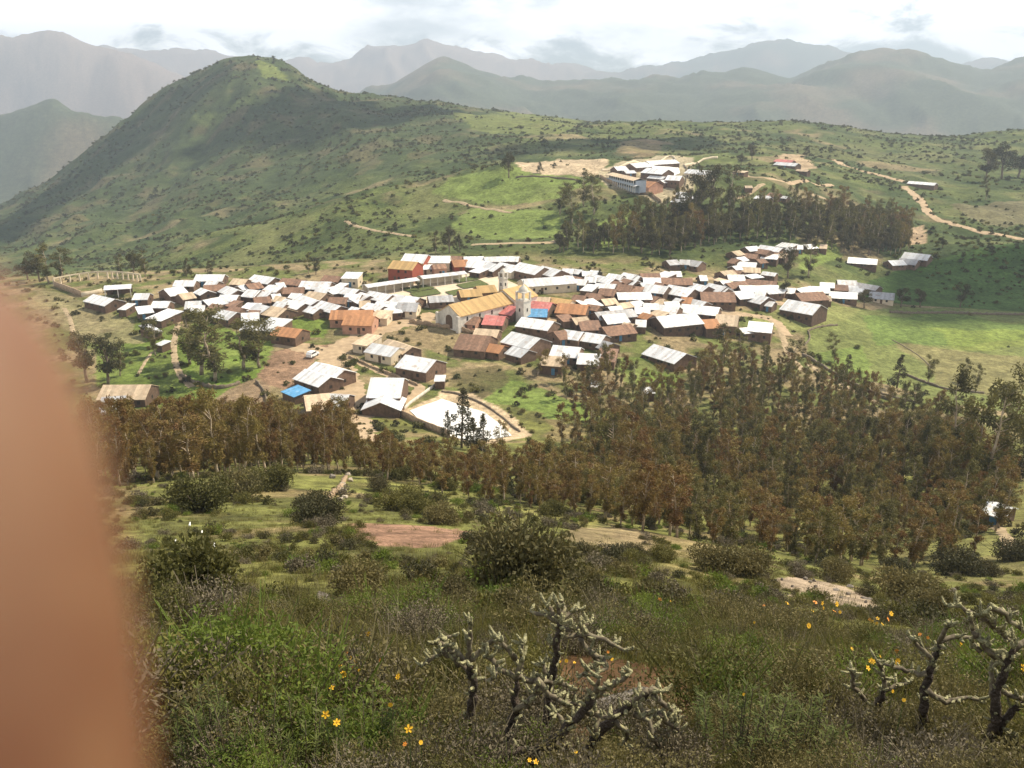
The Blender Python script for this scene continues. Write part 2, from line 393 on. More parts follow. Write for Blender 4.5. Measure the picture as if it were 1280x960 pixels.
w = bpy.data.worlds.new('World'); scene.world = w; w.use_nodes = True; N = w.node_tree.nodes; L = w.node_tree.links
bg = N['Background']; sky = N.new('ShaderNodeTexSky'); sky.sky_type = 'NISHITA'; sky.sun_disc = False
sky.sun_elevation = SUN_EL; sky.sun_rotation = SUN_AZ; sky.altitude = 2800; sky.air_density = 1; sky.dust_density = 2
tc = N.new('ShaderNodeTexCoord'); mp = N.new('ShaderNodeMapping'); mp.inputs['Scale'].default_value = (1,1,2.6)
nz = N.new('ShaderNodeTexNoise'); nz.inputs['Scale'].default_value = 3.1; nz.inputs['Detail'].default_value = 9; nz.inputs['Roughness'].default_value = .55
L.new(tc.outputs['Generated'], mp.inputs['Vector']); L.new(mp.outputs[0], nz.inputs['Vector'])
def mth(op, a, b):
    q = N.new('ShaderNodeMath'); q.operation = op
    for i_, v_ in ((0,a),(1,b)):
        if isinstance(v_, (int,float)): q.inputs[i_].default_value = v_
        else: L.new(v_, q.inputs[i_])
    return q.outputs[0]
def mrg(v_, a, b, c, d):
    q = N.new('ShaderNodeMapRange'); q.interpolation_type = 'SMOOTHSTEP'
    for i_, x_ in ((1,a),(2,b),(3,c),(4,d)): q.inputs[i_].default_value = x_
    L.new(v_, q.inputs['Value']); return q.outputs[0]
nz2 = N.new('ShaderNodeTexNoise'); nz2.inputs['Scale'].default_value = 9.5; nz2.inputs['Detail'].default_value = 8; nz2.inputs['Roughness'].default_value = .6; nz2.inputs['Distortion'].default_value = .4
L.new(mp.outputs[0], nz2.inputs['Vector'])
sx_ = N.new('ShaderNodeSeparateXYZ'); L.new(tc.outputs['Generated'], sx_.inputs[0])
low = mth('ADD', sx_.outputs[2], mth('MULTIPLY', mth('SUBTRACT', nz2.outputs['Fac'], .5), .26))
cl_ = mth('MULTIPLY', mth('MULTIPLY', mrg(low, .010, .052, 0, 1), mrg(nz.outputs['Fac'], .36, .52, .25, 1)), mrg(sx_.outputs[2], .22, .7, 1, .2))
mx = N.new('ShaderNodeMixRGB'); mx.inputs[2].default_value = (28.5,28.2,27.6,1)
L.new(cl_, mx.inputs[0]); L.new(sky.outputs[0], mx.inputs[1]); L.new(mx.outputs[0], bg.inputs['Color']); bg.inputs['Strength'].default_value = .053

sl = bpy.data.lights.new('sun', 'SUN'); sl.energy = 5.0; sl.angle = math.radians(.5); sl.color = (1,.89,.70)
so = bpy.data.objects.new('sun', sl); C.objects.link(so); so.rotation_euler = (-SUN).to_track_quat('-Z','Y').to_euler(); so.location = (0,0,400)
cam = bpy.data.cameras.new('camera'); co = bpy.data.objects.new('camera', cam); C.objects.link(co); scene.camera = co
cam.sensor_width = 36; cam.lens = 36*F/1280; cam.clip_start = .004; cam.clip_end = 30000
co.location = (0,0,0); co.rotation_euler = (math.radians(90)-TH, 0, 0)
cam.dof.use_dof = True; cam.dof.focus_distance = 60; cam.dof.aperture_fstop = 15.0
vs = scene.view_settings; vs.view_transform = 'Standard'; vs.look = 'None'; vs.gamma = 1; vs.use_curve_mapping = False; vs.exposure = .54
scene.render.engine = 'CYCLES'; cy = scene.cycles; cy.use_denoising = True; cy.max_bounces = 6; cy.diffuse_bounces = 2; cy.glossy_bounces = 2; cy.transmission_bounces = 3; cy.transparent_max_bounces = 6; cy.volume_bounces = 0
# ------------------------------------------------------------------ draped sheets and ribbons (roads, plaza, courts)
def drape(name, poly_px, m, dz=.1, cell=1.5, ymin=2.2, world=None, lab=None, cols=None):
    pts = world or [place(px,py,ymin).xy for px,py in poly_px]
    bm = bmesh.new(); f = bm.faces.new([bm.verts.new((p[0],p[1],0)) for p in pts])
    xs = [p[0] for p in pts]; ys = [p[1] for p in pts]
    for ax, lo, hi in ((0,min(xs),max(xs)),(1,min(ys),max(ys))):
        n = int((hi-lo)/cell)
        for i in range(1, n+1):
            c = [0,0,0]; c[ax] = lo+(hi-lo)*i/(n+1); no = [0,0,0]; no[ax] = 1
            bmesh.ops.bisect_plane(bm, geom=bm.verts[:]+bm.edges[:]+bm.faces[:], plane_co=c, plane_no=no)
    for v_ in bm.verts: v_.co.z = float(hgt(v_.co.x, v_.co.y))+dz
    bmesh.ops.recalc_face_normals(bm, faces=bm.faces)
    if sum(f.normal.z for f in bm.faces) < 0: bmesh.ops.reverse_faces(bm, faces=bm.faces)
    me = bpy.data.meshes.new(name); bm.to_mesh(me); bm.free(); me.materials.append(m)
    o = link_mesh(name, me); tag(o, lab, None, None, 'structure'); return o
def polyline(pts_px, ymin=2.2, step=1.0):
    P_ = [place(px,py,ymin) for px,py in pts_px]; out = []
    for i in range(len(P_)-1):
        p0 = P_[max(i-1,0)]; p1 = P_[i]; p2 = P_[i+1]; p3 = P_[min(i+2,len(P_)-1)]
        n = max(2, int((p2.xy-p1.xy).length/step))
        for k in range(n):
            t = k/n; out.append(tuple(.5*((2*p1[a])+(-p0[a]+p2[a])*t+(2*p0[a]-5*p1[a]+4*p2[a]-p3[a])*t*t+(-p0[a]+3*p1[a]-3*p2[a]+p3[a])*t**3) for a in (0,1)))
    out.append(tuple(P_[-1].xy)); return out
def ribbon(name, pts_px, width, m, dz=.1, ymin=2.2, step=1.0, wob=.25, lab=None):
    pts = polyline(pts_px, ymin, step); vs_ = []; n = len(pts); K = 5
    for i, p in enumerate(pts):
        a = Vector(pts[min(i+1,n-1)])-Vector(pts[max(i-1,0)]); a = a.normalized() if a.length > 1e-6 else Vector((1,0)); q = Vector((-a.y,a.x))
        wl = width/2*(1+random.uniform(-wob,wob)); wr = width/2*(1+random.uniform(-wob,wob))
        for k in range(K):
            t = k/(K-1); e = -wl+(wl+wr)*t; xx, yy = p[0]+q.x*e, p[1]+q.y*e
            vs_.append((xx,yy,float(hgt(xx,yy))+dz*(1 if 0<k<K-1 else .2)))
    fs = [(i*K+k+1, i*K+k, (i+1)*K+k, (i+1)*K+k+1) for i in range(n-1) for k in range(K-1)]
    me = np_mesh(name, vs_, fs, m); o = link_mesh(name, me); tag(o, lab, None, None, 'structure'); return o
def wall_line(name, pts_px, h, th, m, label, cat='wall', group=None, ymin=2.2, jit=.32, step=.7, cap=None, base=.4):
    pts = polyline(pts_px, ymin, step); vs_ = []; n = len(pts)
    for i, p in enumerate(pts):
        a = Vector(pts[min(i+1,n-1)])-Vector(pts[max(i-1,0)]); a = a.normalized() if a.length > 1e-6 else Vector((1,0)); q = Vector((-a.y,a.x))
        z = float(hgt(*p)); hh = h*(1+random.uniform(-jit,jit))
        for e, zz in ((-1,-base),(-1,hh*.95),(1,hh),(1,-base)):
            t2 = th/2*(1+random.uniform(-jit,jit)); vs_.append((p[0]+q.x*e*t2, p[1]+q.y*e*t2, z+zz))
    fs = []
    for i in range(n-1):
        for k in range(4): fs.append((i*4+k, i*4+(k+1)%4, (i+1)*4+(k+1)%4, (i+1)*4+k))
    fs.append((0,1,2,3)); fs.append(((n-1)*4+3,(n-1)*4+2,(n-1)*4+1,(n-1)*4))
    me = np_mesh(name, vs_, fs, m)
    bm = bmesh.new(); bm.from_mesh(me); bmesh.ops.recalc_face_normals(bm, faces=bm.faces); bm.to_mesh(me); bm.free()
    o = link_mesh(name, me); tag(o, label, cat, group); return o, pts

def stripe_mat(name, color, freq, bstr, rough, metal, var, rust=None, rustamt=.0, spec=.5):
    m = mat(name, color, rough, metal, var, 1.3, obj_var=.12, spec=spec); t, N, L = nt(m); b = N['Principled BSDF']
    tc = N.new('ShaderNodeTexCoord'); wv = N.new('ShaderNodeTexWave'); wv.wave_type = 'BANDS'; wv.bands_direction = 'X'; wv.inputs['Scale'].default_value = freq; wv.inputs['Distortion'].default_value = .3
    L.new(tc.outputs['Object'], wv.inputs['Vector']); bp = N.new('ShaderNodeBump'); bp.inputs['Strength'].default_value = bstr; bp.inputs['Distance'].default_value = .05
    L.new(wv.outputs['Fac'], bp.inputs['Height']); L.new(bp.outputs[0], b.inputs['Normal'])
    sp = N.new('ShaderNodeSeparateXYZ'); L.new(tc.outputs['Object'], sp.inputs[0]); fl = N.new('ShaderNodeMath'); fl.operation = 'MULTIPLY'; fl.inputs[1].default_value = 1.15; L.new(sp.outputs[0], fl.inputs[0])
    f2 = N.new('ShaderNodeMath'); f2.operation = 'FLOOR'; L.new(fl.outputs[0], f2.inputs[0]); wn = N.new('ShaderNodeTexWhiteNoise'); wn.noise_dimensions = '2D'; cb = N.new('ShaderNodeCombineXYZ'); oj = N.new('ShaderNodeObjectInfo')
    L.new(f2.outputs[0], cb.inputs[0]); rj = N.new('ShaderNodeMath'); rj.operation = 'MULTIPLY'; rj.inputs[1].default_value = 91.7; L.new(oj.outputs['Random'], rj.inputs[0])
    sg = N.new('ShaderNodeMath'); sg.operation = 'SIGN'; L.new(sp.outputs[1], sg.inputs[0]); ag = N.new('ShaderNodeMath'); ag.operation = 'ADD'; L.new(sg.outputs[0], ag.inputs[0]); L.new(rj.outputs[0], ag.inputs[1]); L.new(ag.outputs[0], cb.inputs[1]); L.new(cb.outputs[0], wn.inputs['Vector'])
    pr = N.new('ShaderNodeMapRange'); pr.inputs[3].default_value = .70; pr.inputs[4].default_value = 1.06; L.new(wn.outputs['Value'], pr.inputs['Value']); vm = N.new('ShaderNodeVectorMath'); vm.operation = 'SCALE'
    L.new(b.inputs['Base Color'].links[0].from_socket, vm.inputs[0]); L.new(pr.outputs[0], vm.inputs['Scale']); L.new(vm.outputs[0], b.inputs['Base Color'])
    if rust:
        src = b.inputs['Base Color'].links[0].from_socket
        nz = N.new('ShaderNodeTexNoise'); nz.inputs['Scale'].default_value = .9; nz.inputs['Detail'].default_value = 6; nz.noise_dimensions = '4D'
        oi = N.new('ShaderNodeObjectInfo'); mm = N.new('ShaderNodeMath'); mm.operation = 'MULTIPLY'; mm.inputs[1].default_value = 40
        L.new(oi.outputs['Random'], mm.inputs[0]); L.new(mm.outputs[0], nz.inputs['W'])
        L.new(tc.outputs['Object'], nz.inputs['Vector']); mr = N.new('ShaderNodeMapRange'); mr.inputs[1].default_value = .54; mr.inputs[2].default_value = .7; mr.inputs[4].default_value = rustamt
        L.new(nz.outputs['Fac'], mr.inputs['Value']); mx = N.new('ShaderNodeMixRGB'); mx.inputs[2].default_value = rust+(1,)
        L.new(mr.outputs[0], mx.inputs[0]); L.new(src, mx.inputs[1]); L.new(mx.outputs[0], b.inputs['Base Color'])
    return m
M = dict(
 w=stripe_mat('bright_tin', (.78,.79,.80), 1.6, .5, .42, .1, .08, (.42,.28,.18), .6),
 g=stripe_mat('dull_tin', (.42,.42,.43), 1.6, .5, .5, .2, .15, (.25,.16,.11), .7),
 t=stripe_mat('brown_tile', (.27,.155,.10), 1.2, .9, .9, 0, .3, (.16,.11,.08), .7),
 o=stripe_mat('orange_tile', (.46,.22,.10), 1.2, .8, .85, 0, .15, (.40,.2,.1), .6),
 y=stripe_mat('yellow_tile', (.52,.34,.14), 1.2, .7, .85, 0, .10, (.5,.33,.15), .5),
 c=stripe_mat('cream_tile', (.58,.45,.31), 1.2, .7, .85, 0, .18, (.4,.28,.18), .7),
 r=stripe_mat('red_tin', (.55,.17,.15), 1.4, .5, .6, 0, .2, (.6,.4,.36), .6),
 b=stripe_mat('blue_sheet', (.10,.33,.60), 1.4, .5, .6, 0, .2, (.3,.5,.7), .6),
 adobe=mat('adobe', (.145,.092,.062), .95, 0, .3, 1.2, .5, 6, obj_var=.25),
 cream=mat('cream_plaster', (.62,.52,.38), .9, 0, .15, .8, .2, 6, obj_var=.1),
 white=mat('white_plaster', (.60,.56,.49), .9, 0, .2, .8, .2, 6),
 redwall=mat('red_plaster', (.28,.07,.04), .9, 0, .15, .8, .2, 6),
 pinkwall=mat('pink_adobe', (.45,.25,.17), .9, 0, .2, .8, .2, 6),
 bluewall=mat('blue_plaster', (.36,.40,.45), .9, 0, .1, .8, .2, 6),
 dark=mat('dark_opening', (.03,.025,.02), .6, 0, .2), wood=mat('weathered_wood', (.12,.075,.045), .8, 0, .3, 3, .3),
 bluedoor=mat('blue_wood', (.08,.20,.32), .7, 0, .2), stone=mat('stone', (.17,.135,.095), .95, 0, .4, 3, .8, 5), mudwall=mat('mud_wall', (.33,.235,.15), .95, 0, .3, 1, .5, 5),
 dirt=mat('dirt_road', (.40,.30,.195), .97, 0, .22, .5, .4, 2, spec=.1), paving=mat('pale_paving', (.60,.50,.37), .9, 0, .15, .3, .1, 2),
 court=mat('white_concrete', (.74,.73,.71), .8, 0, .07, .3), path=mat('path_dirt', (.36,.28,.18), .97, 0, .3, .8, .5, 3, spec=.1),
 hedge=mat('hedge_green', (.09,.11,.03), .9, 0, .4, 2, 1, 8),
)
# ------------------------------------------------------------------ houses
HOUSES = []
def parse(x0, y0, sc, txt):
    for ln in txt.strip().split(';'):
        tk = ln.split()
        if len(tk) < 5: continue
        a = [float(q) for q in tk[:4]]; opts = dict((q[0], q[1:]) for q in tk[5:])
        HOUSES.append((x0+a[0]/sc, y0+a[1]/sc, x0+a[2]/sc, y0+a[3]/sc, tk[4], opts))
parse(40, 300, 4, '''310 288 415 312 w W7; 455 332 492 334 w W5 F; 517 281 590 280 w; 527 354 600 346 w; 610 320 692 320 w; 662 265 752 250 w W8; 735 284 800 274 c;
 625 372 700 385 w W8 F; 575 452 612 440 w W7 F; 640 510 668 515 w W3 F; 720 216 822 216 w; 825 190 965 190 w W7; 862 240 968 236 t; 975 244 1030 265 w; 1115 190 1215 205 w W7; 1072 235 1138 225 t;
 1080 264 1142 270 w W7; 1110 302 1190 296 t; 1165 243 1240 246 w; 1198 286 1240 282 w; 945 288 1033 290 w; 772 325 850 322 w W7; 858 318 955 300 w W7; 795 350 862 346 w; 1010 206 1080 210 c;
 905 332 960 342 t; 945 366 1025 380 w W7; 1000 343 1058 356 t; 1055 335 1125 338 w; 1128 335 1190 352 w W7; 1200 352 1275 366 c W8; 1050 385 1135 380 w W7; 1070 428 1135 432 w W7; 1150 424 1258 434 w W9;
 365 758 598 756 c W9 H3; 335 840 455 832 g W8 F; 652 890 716 890 w W5 F; 740 908 818 912 w W6 F''')
parse(340, 300, 4, '''30 452 152 466 o W7 H3.2; 55 204 172 215 t; 60 252 160 250 t; 152 225 298 230 w W8; 265 190 350 196 t W6; 360 178 440 180 w W6 H4 g;
 70 308 165 332 w; 142 288 228 318 w; 188 270 272 282 c; 292 300 378 302 t; 280 258 330 250 w; 250 322 345 348 w W7; 345 248 435 262 w; 372 286 448 290 w W7; 438 320 490 318 c; 492 272 600 292 w W7;
 482 328 560 346 w; 604 288 738 306 w W7; 562 350 638 344 w W7 F; 632 334 732 336 g W8 p; 508 372 590 376 c p; 298 374 505 372 o W8 p H3; 370 400 515 404 o W8 p H3.4; 
 608 124 728 132 y W9 R H6; 668 92 780 98 w W10 R H5; 782 98 890 98 w W8 p H4; 736 136 800 132 w W5 p; 802 134 864 130 t W5 p H3.5; 898 92 952 95 t W6; 900 120 975 116 o W8 R; 962 100 1060 98 w; 1062 98 1180 94 w; 1178 94 1236 96 w; 
 982 120 1065 128 w W7; 1068 126 1150 145 w W8; 1150 128 1228 152 w W8 p; 782 296 900 290 g W6; 935 268 1038 262 y W7; 1022 248 1110 242 y W7; 932 394 1038 404 t W7 p; 1098 338 1230 356 r W8; 1068 398 1168 404 r W8; 1020 458 1135 466 c W6;
 945 508 1096 520 t W12; 1090 535 1160 545 o W6; 440 498 512 508 c W7 p H3; 505 536 635 560 w W7 p H3; 582 512 700 552 c W6; 670 604 820 630 w W9 H3.4; 500 735 660 737 w W12 H4.5; 
 222 632 362 672 w W7 H3.4; 168 668 292 708 w W7 H3; 165 812 285 800 c W9; 292 798 386 802 w W8; 330 850 352 838 w W3; 88 742 150 768 b W4 F; 820 690 860 690 w W3 F; 500 812 620 814 w W7 X''')
parse(640, 300, 4, '''48 132 152 160 w W9 H4; 152 148 245 170 w W8 H4; 50 216 302 198 w W8 p H3.4; 255 155 310 158 w; 312 155 350 160 w W5; 350 166 386 166 w W5; 394 164 436 168 w; 436 185 500 210 w; 486 180 556 190 w; 560 176 622 188 w; 
 320 208 376 212 w; 366 196 422 198 w; 360 238 416 244 w; 312 288 370 294 t; 376 278 450 286 t; 442 258 520 264 t W7 ; 532 238 602 244 t W7; 346 322 430 312 w; 446 310 512 304 c; 525 280 690 278 w W7; 580 208 626 216 w; 
 640 180 736 180 t; 735 170 795 182 w; 792 170 842 170 w; 656 205 740 206 w W7; 666 238 780 252 w W8; 746 205 898 208 t W7; 785 246 910 268 w W9; 770 114 822 110 g; 840 110 888 112 g; 890 114 950 122 g W7; 
 905 232 980 248 w W7; 985 232 1070 250 w W7; 935 190 970 190 w; 940 285 1108 288 t W10; 848 298 900 302 o W6; 900 305 962 325 w W6; 86 325 200 335 r W8; 84 362 176 364 b W7; 232 340 380 350 o W9; 50 408 208 430 w W8; 
 415 380 600 362 g W7; 450 398 560 388 w W8; 658 330 730 332 w; 615 350 688 352 w; 722 342 835 355 w W8; 656 374 702 386 o W5; 694 366 750 382 c W6; 720 412 915 392 w W10 H3.5; 850 340 1036 358 w W8; 
 945 420 1018 416 o W8 H3.6; 1022 398 1130 406 c W10 H4.2; 340 432 440 430 t W7; 450 458 590 442 t W8; 265 468 355 480 w W7 H3; 370 482 466 496 w W7 H3; 208 478 262 470 t W7; 0 486 140 520 w W9 H4; 5 548 82 568 w W6; 
 208 550 342 562 w W8; 335 590 440 596 w W8; 155 598 262 606 c W7 H3.4; 430 578 520 584 t W8; 620 414 670 416 w W6; 708 548 868 596 w W9; 460 520 502 532 g W6; 390 718 432 722 w W3 F; 670 750 700 750 w W3 F; 300 405 372 398 c W6; 80 300 190 305 c W7; 190 296 300 312 y W5 p;
 560 205 600 215 t; 180 180 250 184 t W6; 680 285 730 300 t W6; 520 330 600 318 c W5''')
parse(900, 260, 4, '''125 205 180 200 w; 215 193 300 212 w; 295 183 372 192 w; 386 195 412 196 w; 420 193 470 190 w; 500 190 535 192 c; 165 205 230 225 t; 210 240 290 246 w; 280 235 335 240 c; 110 235 188 242 t; 
 92 278 182 284 w; 108 308 200 312 c; 140 345 200 338 w W4; 215 324 282 332 w W4; 35 350 116 350 w W7; 95 405 156 404 w W7; 160 405 216 405 w W7; 215 415 285 410 w W8; 0 408 40 416 w; 30 390 120 378 t; 130 372 282 384 t W7; 66 438 150 430 w W8; 
 150 446 240 466 w W8; 242 476 270 480 w W5; 145 590 262 600 w W9 H4; 96 612 140 608 w W5; 330 412 376 416 w; 380 418 450 404 w; 375 448 510 440 t W9; 462 408 545 412 w W7; 500 384 570 388 w; 586 374 680 378 g W7; 
 570 400 640 404 t; 636 412 716 420 w W7; 542 434 682 442 w W7; 506 450 552 452 c; 680 382 790 404 g W6; 748 436 870 446 g W8 p; 338 486 500 514 w W11 H4; 640 262 785 272 w W8; 840 275 910 272 w W7; 900 262 990 272 g W8; 922 236 1050 250 w W9; 
 58 228 96 222 c; 60 262 95 268 t; 0 330 60 322 c W6; 60 322 110 330 t W6; 1 372 30 360 c W5''')
parse(640, 160, 4, '''590 186 670 180 w W9 h; 510 202 566 200 w W8 h; 672 176 815 168 w W8 h; 780 243 850 246 w W9 H4 h; 902 203 978 244 w W8 H3.6 p h; 852 338 906 348 w W5 h; 830 356 900 372 w W6 h; 690 208 765 222 w W10 h; 1235 343 1282 352 w W5 h; 655 262 708 286 o W11 H4 p h''')
parse(920, 160, 3.556, '''186 138 250 144 r W6 h; 190 158 266 166 w W7 h; 100 305 150 308 w W6 h; 150 290 196 294 t W6 h; 790 240 870 252 w W6 h; 40 250 70 250 c W4 h''')
parse(40, 300, 4, '''880 214 935 217 w W5; 1120 266 1160 262 t W5; 1030 240 1070 232 w W5; 912 306 950 300 c W5; 1225 318 1275 322 w W5; 1090 362 1140 364 t W5; 846 250 880 264 w W5; 1150 268 1195 274 w W5; 985 318 1030 322 t W5''')
parse(340, 300, 4, '''20 226 58 222 w W5; 100 276 150 280 w W5; 225 252 285 256 w W5; 190 342 240 354 w W5; 408 308 440 302 w W5; 446 272 490 290 w W5; 532 312 600 320 w W5; 590 326 640 322 w W5; 20 290 70 298 c W5; 320 228 360 232 w W5; 20 330 70 336 w W6; 235 232 280 226 t W5; 400 345 440 352 w W5; 850 106 900 110 w W5; 1010 148 1060 156 w W5''')
parse(640, 300, 4, '''250 186 300 190 w W5; 300 186 340 200 t W5; 420 226 470 230 w W5; 470 228 520 232 w W5; 600 246 650 250 t W5; 640 226 690 222 w W5; 700 302 760 306 c W5; 590 322 640 312 w W5; 480 346 540 340 w W5; 240 394 300 388 t W5; 380 332 440 340 t W5; 760 320 830 318 w W5; 560 424 610 432 c W5; 505 216 550 222 t W5; 520 196 560 206 w W5; 720 222 760 228 t W5; 820 300 850 306 w W5; 590 186 640 192 w W5''')
parse(900, 260, 4, '''180 266 220 262 t W5; 250 222 300 228 t W5; 60 300 95 296 w W5; 240 396 290 398 w W5; 300 412 330 416 w W4; 420 426 470 428 w W5; 640 396 690 398 w W5; 80 256 120 250 w W5; 340 205 375 212 w W5; 0 376 40 372 w W5; 180 425 230 430 w W5''')
parse(640, 160, 4, '''700 236 760 244 w W5 h; 742 262 784 258 w W5 h; 838 322 880 328 w W5 h; 862 384 902 398 w W4 h; 560 214 610 212 w W5 h''')
parse(920, 160, 3.556, '''5 190 36 195 c W4 h; 285 182 312 190 c W4 h; 200 300 222 306 w W4 h''')
HOUSES.append((1237, 630, 1262, 640, 'w', {'W':'4', 'H':'2.4', 'k':''}))
ROOFW = {'w':'white tin-roofed','g':'dull grey tin-roofed','t':'brown tile-roofed','o':'orange tile-roofed','y':'yellow tile-roofed','c':'cream tile-roofed','r':'faded red-roofed','b':'blue sheet-roofed'}
def gable_roof(L, W, H, rise, th=.14, ov=.35, shed=False):
    mb = MB(); x0, x1 = -L/2-ov*.6, L/2+ov*.6; e = W/2+ov; drop = rise*ov/(W/2)
    if shed: sec = [(-e,H-.0),(e,H+rise),(e,H+rise+th),(-e,H+th)]
    else: sec = [(-e,H-drop),(0,H+rise),(e,H-drop),(e,H-drop+th),(0,H+rise+th),(-e,H-drop+th)]
    n = len(sec); pts = [(x0,y,z) for y,z in sec]+[(x1,y,z) for y,z in sec]
    if shed: fs = [(0,1,2,3),(7,6,5,4)]
    else: fs = [(0,1,4,5),(1,2,3,4),(11,10,7,6),(10,9,8,7)]
    for i in range(n): fs.append((i,i+n,(i+1)%n+n,(i+1)%n))
    mb.poly(pts, fs); return mb
def fixn(me):
    bm = bmesh.new(); bm.from_mesh(me); bmesh.ops.recalc_face_normals(bm, faces=bm.faces); bm.to_mesh(me); bm.free(); return me
def gable_walls(L, W, H, rise, base=1.6, shed=False):
    mb = MB(); x0, x1 = -L/2, L/2; y0, y1 = -W/2, W/2
    if shed: sec = [(y0,-base),(y1,-base),(y1,H+rise*.94-.03),(y0,H+rise*.06-.03)]
    else: sec = [(y0,-base),(y1,-base),(y1,H-.03),(0,H+rise-.03),(y0,H-.03)]
    n = len(sec); pts = [(x0,y,z) for y,z in sec]+[(x1,y,z) for y,z in sec]
    fs = [tuple(range(n)), tuple(range(2*n-1,n-1,-1))]
    for i in range(n): fs.append((i,i+n,(i+1)%n+n,(i+1)%n))
    mb.poly(pts, fs); return mb
def opening(parent, name, x, side, W, z0, z1, w, m, end=None, L=0, frame=None):
    """a door or window leaf set 4 cm proud of the long wall `side` (or of the gable `end`)"""
    mb = MB(); t0, t1 = .0, .05
    if end is None:
        y = side*W/2; mb.box(x-w/2, x+w/2, min(y-side*.05,y+side*t1), max(y-side*.05,y+side*t1), z0, z1)
    else:
        xx = end*L/2; mb.box(min(xx-end*.05,xx+end*t1), max(xx-end*.05,xx+end*t1), x-w/2, x+w/2, z0, z1)
    o = mb.build(name, m, parent); return o
def make_house(h, rough_idx):
    x1,y1,x2,y2,colr,op = h
    H = float(op.get('H', 2.6))*.8; W = float(op.get('W', 6))*(1.1 if 'X' not in op else 1)
    mx_, my_ = (x1+x2)/2, (y1+y2)/2
    lo = 4.0; ymin = 385 if 'h' in op else (60 if 'k' in op else 150); ymax = 900 if 'h' in op else 385
    if 'h' not in op and my_ < 333: ymax = 440
    if 'k' in op: ymax = 160
    G_ = place(mx_, my_, ymin, ymax)
    for _ in range(3):
        G_ = place(mx_, my_+(H+.4)*F*.95/G_.length, ymin, ymax)
    zr = G_.z+H+.4
    def at_z(px,py):
        d = ray(px,py); t_ = zr/d.z; return Vector((d.x*t_, d.y*t_))
    mid_ = at_z(mx_, my_)
    a, b = at_z(x1,y1), at_z(x2,y2); v_ = b-a; L = v_.length
    ang = math.atan2(v_.y, v_.x)
    if abs(ang) > math.radians(55): ang = math.copysign(math.radians(48), ang); L = min(L, abs(x2-x1)*G_.length/F/math.cos(ang)*1.0+2)
    L = min(max(L, 2.5), 30); dx = abs(x2-x1)*G_.length/F
    if 'X' in op: ang += PI/2; L, W = 8.5, 9.0
    c = mid_; 
    if (c-G_.xy).length > 8: c = G_.xy
    z = float(hgt(c.x, c.y))
    z = min(z, zr-H-.4+.8)
    shed = ('F' in op) or (rough_idx % 5 == 3 and L < 8)
    rise = W*(.21 if not shed else .15)
    name = 'shed' if (W <= 4 or colr == 'b') else ('school_building' if False else 'house')
    root = empty(name, (c.x, c.y, z), ang)
    wm = M['redwall'] if 'R' in op else M['cream'] if 'p' in op and colr in 'wcyg' else M['pinkwall'] if 'p' in op else M['adobe']
    if 'g' in op: wm = M['cream']
    if name == 'shed' and rough_idx % 2: wm = M['wood']
    link_mesh('wall', fixn(gable_walls(L,W,H,rise,shed=shed).mesh('wall', wm)), root)
    link_mesh('roof', fixn(gable_roof(L,W,H,rise,shed=shed).mesh('roof', M[colr])), root)
    # which long side looks towards the viewer's side of the valley
    nrm = Vector((-math.sin(ang), math.cos(ang))); side = -1 if nrm.dot(-c.normalized()) < 0 else 1
    rr = random.Random(rough_idx*7+1)
    if name != 'shed':
        dm = M['wood'] if rr.random() < .7 else M['bluedoor']
        for sd in (side, -side):
            dx_ = rr.uniform(-.25,.25)*L
            opening(root, 'door', dx_, sd, W, .0, 1.95, .95, dm)
            n_w = 1 if L < 7 else 2 if L < 12 else 4
            for k in range(n_w):
                xw = (k+.5)/n_w*L*.9-L*.45
                if abs(xw-dx_) < 1.1: xw += 1.6 if xw+1.6 < L*.45 else -1.6
                opening(root, 'window', xw, sd, W, 1.0, 1.9, .85, M['dark'])
                if H > 3.7: opening(root, 'window', xw, sd, W, H-1.35, H-.45, .85, M['dark'])
        opening(root, 'window', 0, 1, W, 1.0, 1.8, .8, M['dark'], end=1 if math.cos(ang)*(-c.normalized()).x > 0 else -1, L=L)
    else:
        opening(root, 'door', 0, side, W, .0, 1.8, .9, M['wood'])
    # loose stones and a chimney-like vent are too small to show; corner posts on porches are not seen either
    return root, c, L, W
BANDS = [(0,205,"at the village's left end"),(205,262,'above the grassy gully'),(262,330,'behind the two gully trees'),(330,400,'above the brown earth slope'),(400,470,'left of the plaza'),(470,545,'beside the long plaza arcade'),
 (545,600,'near the church front'),(600,660,'around the yellow-roofed church'),(660,720,'right of the bell tower'),(720,775,'behind the orange-roofed house'),(775,840,'below the dark wood'),(840,900,'near the big orange and cream house'),
 (900,960,'below the uphill cluster'),(960,1030,'beside the isolated pasture house'),(1030,2000,'at the foot of the shaded slope')]
ORD = 'first second third fourth fifth sixth seventh eighth ninth tenth eleventh twelfth thirteenth fourteenth fifteenth sixteenth'.split()
recs = []
for i, h in enumerate(HOUSES):
    root, c, L, W = make_house(h, i); recs.append([root, h, (h[0]+h[2])/2, (h[1]+h[3])/2, L])
def label_cluster(items, where, group):
    by = {}
    for r_ in items: by.setdefault(r_[1][4], []).append(r_)
    for colr, L_ in by.items():
        L_.sort(key=lambda r_: r_[2])
        for k, r_ in enumerate(L_):
            kind = 'shed' if r_[0].name.startswith('shed') else 'house'
            pre = ROOFW[colr]+' '+('shed' if kind == 'shed' else 'house' )
            if len(L_) == 1: lab = 'the one %s %s' % (pre, where)
            else: lab = '%s, %s from left, %s' % (pre, ORD[k], where)
            tag(r_[0], lab, kind, group)
